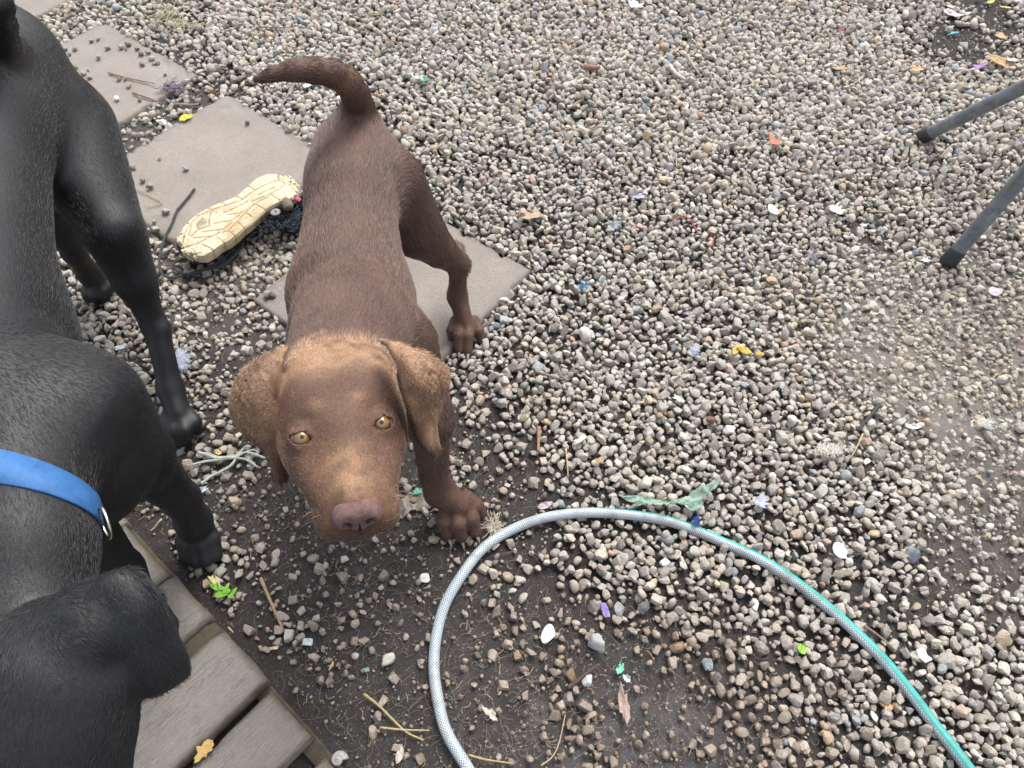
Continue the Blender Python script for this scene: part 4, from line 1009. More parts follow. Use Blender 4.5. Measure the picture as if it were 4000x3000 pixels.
    col = mesh('collar', Vb, Fb, cm.m, smooth=True, label='bright blue webbing collar with a steel ring'); child(col, root); uvmap(col.data, np.array([[i*.05, j*.2] for i in range(n) for j in range(5)]))
    # steel ring hanging at the end of the band
    RM = NT('steel', .25, .5); RM.col((.62, .58, .50)); RM.b.inputs['Metallic'].default_value = 1.
    i = int(n*.53); at = cc+S_[i]+D_[i]*(rads[i, 1]+.009)+ax*.012; e1 = ax*.9+np.array([0, 0, -.35]); e1 /= np.linalg.norm(e1); e2 = np.array([.5, 0, .8]); e2 -= e1*(e2@e1); e2 /= np.linalg.norm(e2)
    a_s = np.linspace(0, 2*pi, 40); pts = np.array([at+e1*.012+e1*.0185*cos(t_)+e2*.0135*sin(t_) for t_ in a_s])
    k = tube('ring', pts, .0021, RM.m, 10); k.parent = col
    return root
black()

# ------------------------------------------------------------------ chewed shoe, sole up
def shoe():
    zt = .078
    s3 = lambda x, y, z=zt: P((600+x/3.687)/1.8083, (650+y/3.687)/1.8083, z)
    out = [(320,1050),(370,930),(470,800),(600,680),(780,580),(960,490),(1160,400),(1340,260),(1480,160),(1640,100),(1800,95),(1950,130),(2050,190),(2090,270),(2080,360),(1990,430),(1820,480),(1600,600),(1500,690),(1390,790),(1290,860),(1200,950),(1080,1050),(960,1110),(850,1200),(720,1270),(600,1285),(520,1240),(460,1240),(400,1190),(415,1120),(360,1085)]
    O = np.array([s3(*p)[:2] for p in out]); O = catmull(np.vstack([O, O[:1]])*[1, 1], 5) if False else O
    gr = [[(415,1080),(440,960),(520,830),(640,710),(820,625),(1020,545),(1240,470),(1460,330),(1650,240),(1800,190),(1890,240),(1830,310),(1700,380),(1400,490)],
          [(1690,400),(1450,520),(1310,640),(1190,780),(1070,920),(930,960),(760,1040),(600,1120),(460,1150)],
          [(1340,260),(1460,330)],[(1170,400),(1260,450)],[(960,490),(1030,545)],[(770,580),(830,625)],[(600,685),(650,710)],[(470,800),(520,830)],[(1790,90),(1790,190)],[(1690,400),(1810,480)],[(1460,530),(1595,605)],[(1310,640),(1400,700)],[(1190,780),(1290,860)],[(1070,920),(1165,990)],[(910,1010),(1015,1095)],[(700,1120),(855,1200)],[(370,960),(430,975)],
          [(1060,680),(1240,650),(1440,520)],[(1000,660),(1340,480)],[(860,820),(1100,770),(1230,680)],[(700,940),(1000,900),(1120,790)],[(570,1030),(860,1000),(940,940)],[(820,640),(790,780),(800,850),(650,905),(620,840),(700,740)],[(640,900),(540,1000),(500,970),(540,840)],[(1500,400),(1600,350),(1740,300)]]
    root = empty('shoe', (*(s3(1200, 700)[:2]), 0), 'upside down chewed trainer with a worn cream sole lying beside the brown dog', 'shoe')
    st = .0017
    lo, hi = O.min(0)-.006, O.max(0)+.006
    xs, ys = np.arange(lo[0], hi[0], st), np.arange(lo[1], hi[1], st); zs = np.arange(.042, zt+.006, .0019)
    X, Y = np.meshgrid(xs, ys, indexing='ij')
    def segd(X, Y, a, b):
        d = b-a; t = np.clip(((X-a[0])*d[0]+(Y-a[1])*d[1])/(d@d+1e-12), 0, 1); return np.sqrt((X-a[0]-t*d[0])**2+(Y-a[1]-t*d[1])**2)
    D = np.full(X.shape, 9.); ins_ = np.zeros(X.shape, bool)
    for i in range(len(O)):
        a, b = O[i], O[(i+1) % len(O)]; D = np.minimum(D, segd(X, Y, a, b))
        c = (a[1] > Y) != (b[1] > Y); xi = (b[0]-a[0])*(Y-a[1])/(b[1]-a[1]+1e-12)+a[0]; ins_ ^= c & (X < xi)
    D = np.where(ins_, -D, D)
    Gd = np.full(X.shape, 9.)
    for g in gr:
        q = [s3(*p)[:2] for p in g]
        for a, b in zip(q[:-1], q[1:]): Gd = np.minimum(Gd, segd(X, Y, a, b))
    toe_, heel_ = s3(420, 1150)[:2], s3(2080, 290)[:2]; axd = (heel_-toe_)/np.linalg.norm(heel_-toe_); pr = (X-toe_[0])*axd[0]+(Y-toe_[1])*axd[1]; pc = -(X-toe_[0])*axd[1]+(Y-toe_[1])*axd[0]
    chew = np.maximum(sm(.255, .29, pr), sm(.035, .0, pr)*.8); nz = gnoise(X, Y, 420, 5); nz2 = gnoise(X, Y, 700, 6)
    D2 = D+chew*(nz-.42)*.016+(gnoise(X, Y, 30, 7)-.5)*.004
    small = ((np.sin(pr*2*pi/.0052) > .55) & (np.sin(pc*2*pi/.0105) > -.2) & (Gd > .0035) & (D < -.004)).astype(float)
    top = zt+.006*sm(.12, .0, pr)*0-.004*np.exp(-((pr-.16)/.05)**2)-.0026*np.exp(-(Gd/.0016)**2)-.0010*small-.006*chew*np.clip(nz2-.45, 0, 1)*2-.5*np.maximum(.006+D2, 0)
    F = Field(xs, ys, zs)
    zz = F.z[None, None, :]; wall = D2[:, :, None]+.0012*np.cos((zz-zt)*2*pi/.007)+.35*np.maximum(zt-.012-zz, 0)
    F.V = np.maximum(np.maximum(wall, (zz-top[:, :, None])*.9), .0445-zz).astype(np.float32)
    V, Q = F.skin(); V = relax(V, Q, 1, .4)
    ix = np.clip(((V[:, 0]-xs[0])/st).round().astype(int), 0, len(xs)-1); iy = np.clip(((V[:, 1]-ys[0])/st).round().astype(int), 0, len(ys)-1)
    g = np.exp(-(Gd[ix, iy]/.0016)**2); sml = small[ix, iy]; pp = pr[ix, iy]; ch = chew[ix, iy]
    cr = np.array([.56, .485, .34]); dk = np.array([.16, .11, .06]); tanc = np.array([.40, .30, .175])
    n = vnoise(V, 60, 2)[:, None]; n2 = vnoise(V, 260, 3)[:, None]
    mid = (sm(.02, .10, pp)*sm(.24, .16, pp))[:, None]*sm(.3, .7, n)
    c = cr*(1-mid*.8)+tanc*mid*.8; c = c*(.9+.25*n2)
    st_ = np.exp(-np.sum((V[:, :2]-s3(700, 810)[:2])**2, 1)/.014**2)[:, None]; c = c*(1-.7*st_)+np.array([.10, .08, .07])*.7*st_
    k_ = np.clip(g*.8+sml*.45, 0, 1)[:, None]; c = c*(1-k_)+dk*k_
    sp = (ch*sm(.5, .75, vnoise(V, 600, 12)))[:, None]; c = c*(1-.6*sp)+np.array([.12, .10, .07])*.6*sp
    m_ = NT('sole_rubber', .75, .3); m_.col(m_.mix(m_.ramp(m_.noise(160, 6, .8), [(.5, 0), (.75, .4)]), m_.attr('col'), (.20, .16, .11))); m_.bump(m_.noise(500, 4), .0008)
    o = mesh('sole', V, Q, m_.m, smooth=True); child(o, root); colattr(o.data, c)
    # dark knitted upper under the sole
    km = NT('black_knit', .9, .25); vn = km.vor(420); km.col(km.mix(km.ramp(km.noise(90, 4), [(.3, 0), (.7, 1)]), (.012, .013, .016), (.045, .048, .055))); km.bump(vn, .002, 1)
    B = Field(np.arange(lo[0]-.02, hi[0]+.05, .003), np.arange(lo[1]-.06, hi[1]+.02, .003), np.arange(-.002, .06, .003))
    def low(x, y, z): return s3(x, y, z)
    for a, b, ra, rb in (((560, 1130), (1000, 950), .030, .036), ((1000, 950), (1500, 700), .036, .026), ((1500, 700), (1900, 450), .026, .030), ((640, 1180), (1150, 1010), .020, .02)):
        B.cone(low(*a, .034), low(*b, .036), ra, rb, .02, flow=False)
    B.cone(low(1700, 640, .03), low(2040, 760, .028), .030, .034, .02, flow=False); B.cone(low(1850, 560, .045), low(2120, 620, .04), .024, .026, .02, flow=False)
    Vb, Qb = B.skin(); nb_, _ = normals(Vb, Qb); Vb = Vb+nb_*((vnoise(Vb, 330, 4)-.5)*.008)[:, None]
    up = mesh('upper', Vb, Qb, km.m, smooth=True); child(up, root)
    # frayed yarn loops on the upper
    r = np.random.default_rng(3); VV, FF = [], []; off = 0; ym = simple('frayed_yarn', (.045, .055, .07), .9, .2)
    for _ in range(170):
        a = s3(r.uniform(1560, 2110), r.uniform(560, 900), r.uniform(.045, .062)); k = [a]
        for _ in range(5): k.append(k[-1]+r.normal(0, .0045, 3)*[1, 1, .5])
        v_, f_ = tube_arrays(catmull(k, 3), .0008, 5); VV.append(v_); FF += [tuple(i+off for i in f) for f in f_]; off += len(v_)
    fr = mesh('frayed_fabric', np.vstack(VV), FF, ym, smooth=True, kind='stuff'); child(fr, root)
    ey = s3(1755, 660, .072); a = np.linspace(0, 2*pi, 26); W = simple('grey_felt', (.22, .20, .20), .9)
    k = tube('eyelet', np.array([ey+[.0065*cos(t), .0065*sin(t), .0] for t in a]), .0048, W, 10, flat=.5); child(k, root)
    br = [s3(1900, 480, .072), s3(1930, 560, .074), s3(1960, 620, .07)]; k = tube('heel_lining', catmull(br, 6), np.array([.007]*3+[.012]*8+[.008]*2), simple('brown_felt', (.16, .12, .095), .9, bump=.003, sc=300), 12); child(k, root)
    k = tube('loop_tab', catmull([s3(2030, 450, .066), s3(2075, 470, .068), s3(2110, 500, .064)], 4), .006, simple('pink_tab', (.42, .06, .11), .7), 8, flat=.5); child(k, root)
    LM = simple('lace_cotton', (.042, .045, .048), .8, .3, sc=600, bump=.001)
    def lz(x, y): return .0145 if in_slab(*s3(x, y, .01)[:2]) else .018
    for pts, zf in (([(590,320),(500,440),(400,560),(330,650),(250,850),(170,1000),(110,1180),(80,1350),(100,1500),(150,1570),(280,1600),(450,1570),(600,1520),(800,1470),(1000,1380),(1130,1290),(1220,1180),(1300,1060)], 0),
                    ([(420,1340),(330,1370),(280,1430),(320,1490),(420,1540),(540,1550),(700,1500),(900,1400),(1100,1240),(1190,1130),(1260,1030)], .004), ([(560,1560),(760,1480),(930,1450),(1060,1390),(1180,1270),(1290,1150)], .003)):
        pth = catmull([P((600+x/3.687)/1.8083, (650+y/3.687)/1.8083, lz(x, y)+zf) for x, y in pts], 6)
        k = tube('shoelace', pth, .0031*(1+.12*np.sin(np.arange(len(pth))*1.3)), LM, 8, flat=.75); child(k, root)
shoe()

# ------------------------------------------------------------------ loose stones, litter, twigs, leaves
def gz(u, v):
    p = P(u, v, .01)
    if in_slab(p[0], p[1]): return .0105
    if in_walk(p[0], p[1]): return .037
    return .003+.017*float(sm(.55, .95, cover(np.array([p[0]]), np.array([p[1]]))[0][0]))
r_ = np.random.default_rng(77)
def one_stone(u, v, rad, col, label=None, group=None, name='stone', z=None, sub=3, smooth=False):
    zz = gz(u, v) if z is None else z; c = P(u, v, zz+rad*.4)
    B = RV[sub][r_.integers(0, len(RV[sub]))]; a = r_.uniform(0, 6.28)
    X = B[:, 0]*cos(a)-B[:, 1]*sin(a); Y = B[:, 0]*sin(a)+B[:, 1]*cos(a); V = np.column_stack([X, Y, B[:, 2]])*rad*1.1
    V[:, 2] -= V[:, 2].min()
    o = mesh(name, V, ICO[sub][1], STONE, smooth=smooth, label=label, cat='stone', group=group); o.location = (c[0], c[1], zz-.001)
    colattr(o.data, np.tile(col, (len(V), 1))*r_.uniform(.9, 1.1)); fattr(o.data, np.zeros(len(V)), 'wet'); return o
g1c = np.array([.30, .27, .235])
for x, y in [(503,222),(541,215),(593,265),(667,260),(708,243),(694,270),(755,270),(777,295),(818,288),(783,355),(842,350),(836,322),(868,345),(352,322),(383,300),(415,268),(362,270),(485,385),(493,428),(425,455),(325,388),(458,405),(418,372),(655,437),(688,437),(710,475),(910,412),(770,550),(490,540),(543,318)]:
    one_stone(x/2.5516, y/2.5516, r_.uniform(.005, .0095), g1c*r_.uniform(.6, 1.15), 'small grey stone lying loose on the far paving slab by the black dog\'s rump', 'loose stones on the far paving slab')
for x, y in [(390,467),(203,530),(568,537),(275,620),(327,662),(220,770),(430,835),(990,220),(210,915),(180,895),(360,955),(355,900),(250,950),(310,960)]:
    one_stone((400+x/1.746)/1.8083, (350+y/1.746)/1.8083, r_.uniform(.006, .0105), g1c*r_.uniform(.6, 1.1), 'small grey stone lying loose on the slab that holds the shoe', 'loose stones on the slab with the shoe')
one_stone(577, 637, .010, g1c*1.1, 'pale stone of a touching pair on the slab left of the brown dog'); one_stone(587, 638, .009, g1c*.45, 'dark stone of a touching pair on the slab left of the brown dog')
one_stone(252.8, 213.6, .0085, (.72, .72, .70), 'small white stone on the far paving slab', smooth=True)
one_stone(1263, 725, .0170, (.60, .58, .53), 'large pale lumpy stone in the middle of the gravel', z=.012); one_stone(1396, 1043, .017, (.46, .43, .37), 'large pale triangular stone above the green film', z=.012)
one_stone(1287, 1391, .0165, (.36, .36, .37), 'large flat blue grey stone inside the hose loop', z=.001); one_stone(840, 1425, .013, (.48, .46, .38), 'cream oval stone on the bare mud left of the hose', z=-.002, smooth=True)
one_stone(448, 1564, .0095, (.40, .38, .36), 'light stone caught in the gap between two planks', z=.004); one_stone(1432, 105, .014, (.40, .24, .15), 'rust brown broken stone in the far gravel', z=.012)
one_stone(1710, 907, .0105, (.62, .60, .56), 'smooth white pebble at the edge of the bare dirt', z=.014, smooth=True); one_stone(1865, 820-332, .009, (.66, .66, .66), 'tiny white oval pebble left of the near table foot', z=.008, smooth=True)
one_stone(1541, 1104-266+0, .010, (.16, .035, .03), 'small dark red brick chip among the gravel', z=.012) if False else None
one_stone(1536, 907, .0085, (.24, .10, .08), 'small dark red stone among the grey gravel', z=.012)
one_stone(1913, 1522, .0115, (.52, .27, .11), 'orange brown stone near the hose end', z=.0); one_stone(1269, 1473, .010, (.50, .52, .52), 'round pale blue grey pebble beside a brown stick in the mud', z=-.001, smooth=True)

def flat(c, thin, trans=0., rough=.5):
    m_ = NT(thin, rough, .4); n_ = m_.noise(140, 5, .7)
    m_.col(m_.mix(m_.ramp(n_, [(.35, 0), (.7, 1)]), tuple(x*.72 for x in c), c)); m_.bump(n_, .0015)
    if trans: m_.b.inputs['Alpha'].default_value = 1-trans
    return m_.m
FM = {}
def fmat(c, nm, trans=0., rough=.5):
    k = (c, nm, trans)
    if k not in FM: FM[k] = flat(c, nm, trans, rough)
    return FM[k]
def flake(name, u, v, L, W, ang, c, label, cat, shape='scrap', curl=.25, crum=.0015, z=None, mat='paper', trans=0., lift=.004, group=None, c2=None):
    """a thin bent piece: petal, leaf, scrap of paper or foil; L and W in metres"""
    L, W = L*.88, W*.88; zz = (gz(u, v) if z is None else z)+lift; c0 = P(u, v, zz); nt_, nr = 22, 5; V = [(0, 0, 0)]; F = []
    rs = r_.normal(0, 1, nt_)
    for k in range(1, nr+1):
        for i in range(nt_):
            t = 2*pi*i/nt_; q = k/nr
            if shape == 'petal': rr = (1-.28*cos(t)+.05*sin(3*t))*(1-.30*max(0, cos(t))**6*-1)
            elif shape == 'leaf': rr = 1+.35*abs(cos(t))**7
            elif shape == 'rect': rr = min(1/max(abs(cos(t)), 1e-3), 1/max(abs(sin(t)), 1e-3))
            else: rr = 1+.22*rs[i]
            V.append((q*rr*cos(t)*L/2, q*rr*sin(t)*W/2, 0))
    V = np.array(V); V[:, 2] = curl*V[:, 1]**2/max(W, 1e-4)*2+.5*curl*V[:, 0]**2/L-np.abs(V[:, 1])*(.25 if shape == 'leaf' else 0)+crum*(vnoise(V*[1, 1, 0]+u, 500, int(u) % 17)-.5)*2
    for i in range(nt_):
        j = (i+1) % nt_; F.append((0, 1+i, 1+j))
        for k in range(nr-1): F.append((1+k*nt_+i, 1+(k+1)*nt_+i, 1+(k+1)*nt_+j, 1+k*nt_+j))
    n = len(V); T = V.copy(); T[:, 2] -= .0006; rim = [1+(nr-1)*nt_+i for i in range(nt_)]
    F += [tuple(x+n for x in f[::-1]) for f in F]+[(rim[i], n+rim[i], n+rim[(i+1) % nt_], rim[(i+1) % nt_]) for i in range(nt_)]
    o = mesh(name, np.vstack([V, T]), F, fmat(c, mat, trans), smooth=True, label=label, cat=cat, group=group)
    if c2:
        o.data.materials.append(fmat(c2, mat, trans)); 
        for p in o.data.polygons: p.material_index = int(p.center.x > L*.12)
    o.location = c0; o.rotation_euler = (r_.normal(0, .12), r_.normal(0, .12), radians(ang)); return o
def stick(name, pts, rad, c, label, cat, z=None, lift=.003, mat='bark', group=None, seg=7, taper=.6, flat_=1., kind=None):
    q = [P(u, v, (gz(u, v) if z is None else z)+lift+(.002*r_.random())) for u, v in pts]; pth = catmull(q, 6) if len(q) > 2 else np.array([q[0]+(q[1]-q[0])*t+np.array([0, 0, .0015*sin(t*7)]) for t in np.linspace(0, 1, 8)])
    n = len(pth); rr = rad*(1-(1-taper)*np.linspace(0, 1, n))*(1+.12*np.sin(np.arange(n)*2.1))
    return tube(name, pth, rr, fmat(c, mat, 0, .8), seg, flat=flat_, label=label, cat=cat, group=group, kind=kind)
A = lambda x, y: (x/2.5516, y/2.5516)                # far left corner of the photograph
c1 = lambda x, y: (553+x/4, y/4); c2 = lambda x, y: (1106+x/4, y/4); c3 = lambda x, y: (1659+x/4, y/4)
d1 = lambda x, y: (x/4, 414.8+y/4); d3 = lambda x, y: (1106+x/4, 414.8+y/4); d4 = lambda x, y: (1659+x/4, 414.8+y/4)
e1 = lambda x, y: (x/4, 829.5+y/4); e3 = lambda x, y: (1106+x/4, 829.5+y/4); e4 = lambda x, y: (1659+x/4, 829.5+y/4)
f1 = lambda x, y: (x/4, 1244+y/4); f2 = lambda x, y: (553+x/4, 1244+y/4); f3 = lambda x, y: (1106+x/4, 1244+y/4); f4 = lambda x, y: (1659+x/4, 1244+y/4)
STR, TW, WH, PK = (.47, .38, .20), (.20, .13, .085), (.62, .62, .60), (.60, .48, .53)
flake('plastic_scrap', *A(1022, 650), .042, .026, 40, (.66, .56, .05), 'bright yellow torn plastic scrap on the edge of the slab', 'scrap', curl=.2, crum=.004)
flake('plastic_scrap', *A(1025, 441), .016, .012, 10, (.22, .52, .66), 'small light blue plastic scrap at the corner of the far slab', 'scrap')
for k in range(1):
    VV, FF, off = [], [], 0
    for _ in range(70):
        a = P(*A(945+r_.normal(0, 22), 475+r_.normal(0, 13)), .013+r_.random()*.008); kk = [a]
        for _ in range(4): kk.append(kk[-1]+r_.normal(0, .006, 3)*[1, 1, .3])
        v_, f_ = tube_arrays(catmull(kk, 3), .0009, 5); VV.append(v_); FF += [tuple(i+off for i in f) for f in f_]; off += len(v_)
    mesh('wool_tangle', np.vstack(VV), FF, fmat((.22, .19, .24), 'wool'), smooth=True, label='purple grey tangle of frayed wool on the far slab corner', cat='wool')
stick('twig', [A(598, 400), A(700, 428), A(850, 460)], .0028, (.30, .21, .16), 'long pale twig lying across the far slab', 'twig'); stick('twig', [A(730, 512), A(830, 545), A(895, 575)], .0026, TW, 'forked dark twig at the lower edge of the far slab', 'twig')
stick('bark_strip', [A(960, 575), A(1095, 575)], .0045, (.19, .16, .13), 'flat grey bark strip between the two left slabs', 'bark', flat_=.4, taper=.9)
def tuft(cu, cv, n, su, sv, c, label, L=.035, z=None, rad=.0007, kind=None, name='dry_grass', cat='grass', zr=.012):
    VV, FF, off = [], [], 0
    for _ in range(n):
        u, v = cu+r_.normal(0, su), cv+r_.normal(0, sv); a = P(u, v, (gz(cu, cv) if z is None else z)+.002+r_.random()*zr); t = r_.uniform(0, 6.28); d = np.array([cos(t), sin(t), r_.normal(0, .15)]); l = L*r_.uniform(.5, 1.4)*(.6 if cat == 'fluff' else 1); kk = [a]
        for _ in range(3): d = d+r_.normal(0, .3, 3)*[1, 1, .2]; d /= np.linalg.norm(d); kk.append(kk[-1]+d*l/3)
        v_, f_ = tube_arrays(catmull(kk, 3), rad*r_.uniform(.6, 1.4), 4); VV.append(v_); FF += [tuple(i+off for i in f) for f in f_]; off += len(v_)
    return mesh(name, np.vstack(VV), FF, fmat(c, 'straw', 0, .8), smooth=True, label=label, cat=cat if kind is None else None, kind=kind)
tuft(*A(940, 60), 34, 13, 12, (.50, .46, .28), 'matted clump of dry pale grass in the far gravel', .06); tuft(*A(1010, 130), 30, 10, 7, (.48, .46, .30), 'smaller dry grass clump below the matted one in the far gravel', .05)
tuft(*A(345, 50), 14, 5, 14, (.42, .34, .20), 'dry straw tuft at the corner of the farthest slab', .05)
stick('straw', [((400+105/1.746)/1.8083, (350+645/1.746)/1.8083), ((400+240/1.746)/1.8083, (350+680/1.746)/1.8083), ((400+405/1.746)/1.8083, (350+768/1.746)/1.8083), ((400+290/1.746)/1.8083, (350+803/1.746)/1.8083)], .0014, STR, 'bent pale straw on the slab left of the shoelace', 'straw')
flake('dead_leaf', (400+155/1.746)/1.8083, (350+752/1.746)/1.8083, .018, .014, 30, (.16, .10, .06), 'brown curled leaf bit on the slab beside the bent straw', 'leaf', 'leaf')
flake('petal', *c1(620, 212), .016, .020, 80, (.72, .76, .8), 'small pale petal above the brown dog\'s tail', 'petal', 'petal'); flake('petal', *c1(440, 738), .022, .024, 0, WH, 'ragged white flake just below the curve of the brown dog\'s tail', 'petal')
w_ = flake('foil_wrapper', *c1(1420, 690), .060, .020, -28, (.62, .68, .60), 'torn white and green snack wrapper with an orange end', 'wrapper', curl=.9, crum=.004, c2=(.10, .38, .30))
flake('foil_wrapper', *c1(1492, 708), .016, .014, 20, (.75, .38, .10), 'orange end of the torn snack wrapper', 'wrapper', 'rect')
for a, b, c, rd, t in (((c1(0, 242), c1(350, 230)), (.24, .12, .07), 0, .0020, 'thin red brown twig behind the brown dog\'s tail'), ((c1(340, 715), c1(285, 800), c1(220, 920)), (.30, .25, .2), 0, .0022, 'grey twig between the tail and the slab'),
    ((c1(1090, 335), c1(1230, 370), c1(1370, 420)), (.34, .22, .14), 0, .0022, 'twig with an orange end above the snack wrapper'), ((c1(1630, 910), c1(1740, 1000), c1(1850, 1085)), (.36, .28, .2), 0, .0030, 'pale brown twig right of the brown dog\'s rump'),
    ((c2(625, 582), c2(760, 580)), (.30, .17, .12), 0, .0085, 'short stubby red brown stick in the far gravel'), ((c2(1360, 570), c2(1420, 640), c2(1500, 690)), (.50, .47, .42), 0, .0070, 'knobbly bleached driftwood piece in the far gravel'),
    ((c2(1510, 475), c2(1560, 560), c2(1620, 640)), (.36, .31, .25), 0, .0040, 'weathered stick beside the bleached driftwood'), ((e3(230, 370), e3(230, 480), e3(225, 582)), (.32, .17, .10), 0, .0042, 'upright red brown stick right of the brown dog'),
    ((f3(480, 970), f3(610, 870), f3(745, 765)), (.085, .05, .042), 0, .0040, 'dark brown stick in the wet mud inside the hose loop'), ((f2(40, 20), f2(150, 280), f2(230, 460)), (.34, .23, .14), 0, .0032, 'long brown stem on the mud beside the planks'),
    ((d3(200, 1550), d3(330, 1590), d3(440, 1620)), (.22, .17, .13), 0, .0036, 'dark twig in the middle gravel left of the stones'), ((e4(960, 180), e4(880, 280), e4(770, 400)), (.05, .048, .05), 0, .0040, 'charred black twig at the edge of the bare dirt'),
    ((d4(230, 590), d4(340, 640)), (.26, .18, .13), 0, .0034, 'short brown twig left of the near table foot'), ((f4(830, 430), f4(960, 520), f4(1100, 640)), (.24, .17, .12), 0, .0022, 'thin bent twig right of the hose'), ((d4(880, 172), d4(1060, 168)), (.42, .31, .2), 0, .0030, 'short tan twig above the near table foot')):
    stick('twig', list(a), rd, b, t, 'twig')
for a, t in (((c1(890, 138), c1(1000, 128), c1(1100, 122)), 'thin straw above the brown dog\'s tail in the far gravel'), ((c2(460, 1100), c2(620, 1130)), 'straw on the gravel right of the brown dog\'s haunch'), ((e3(465, 560), e3(478, 690), e3(485, 810)), 'upright yellow straw right of the red brown stick'),
    ((c2(1420, 1330), c2(1425, 1450)), 'short pale straw in the middle of the far gravel'), ((e4(820, 430), e4(770, 540), e4(720, 630)), 'slanting straw near the charred twig'), ((e1(1400, 1170), e1(1300, 1270)), 'orange straw between the black dog and the planks'), ((d1(1555, 1240), d1(1512, 1352)), 'yellow straw above the white cotton fluff'),
    ((e4(1790, 800), e4(1890, 850)), 'small straw on the bare dirt at the right'), ((f1(1975, 445), f1(2015, 490)), 'white sliver at the end of the plank')):
    stick('straw', list(a), .0017, STR, t, 'straw')
stick('straw', [f2(930, 1020), f2(1060, 1120), f2(1160, 1220), f2(1300, 1350), f2(1450, 1420)], .0024, (.42, .33, .15), 'long jointed straw stalk on the mud left of the hose', 'straw', z=.002); stick('straw', [f2(1070, 1310), f2(1280, 1330), f2(1500, 1335)], .0018, STR, 'thin straw crossing the jointed stalk', 'straw', z=.003); stick('straw', [f2(1840, 1550), f2(2000, 1590), f2(2212, 1620)], .0020, (.40, .31, .15), 'straw stalk on the mud right of the hose end', 'straw', z=.002)
stick('straw', [f3(250, 1640), f3(350, 1560), f3(410, 1430), f3(460, 1200)], .0013, (.42, .35, .2), 'curved straw in the mud at the bottom of the hose loop', 'straw', z=.002)
flake('plastic_sticker', *c2(1060, 50), .046, .052, 0, WH, 'round white plastic disc at the top of the gravel', 'plastic', crum=.0006)
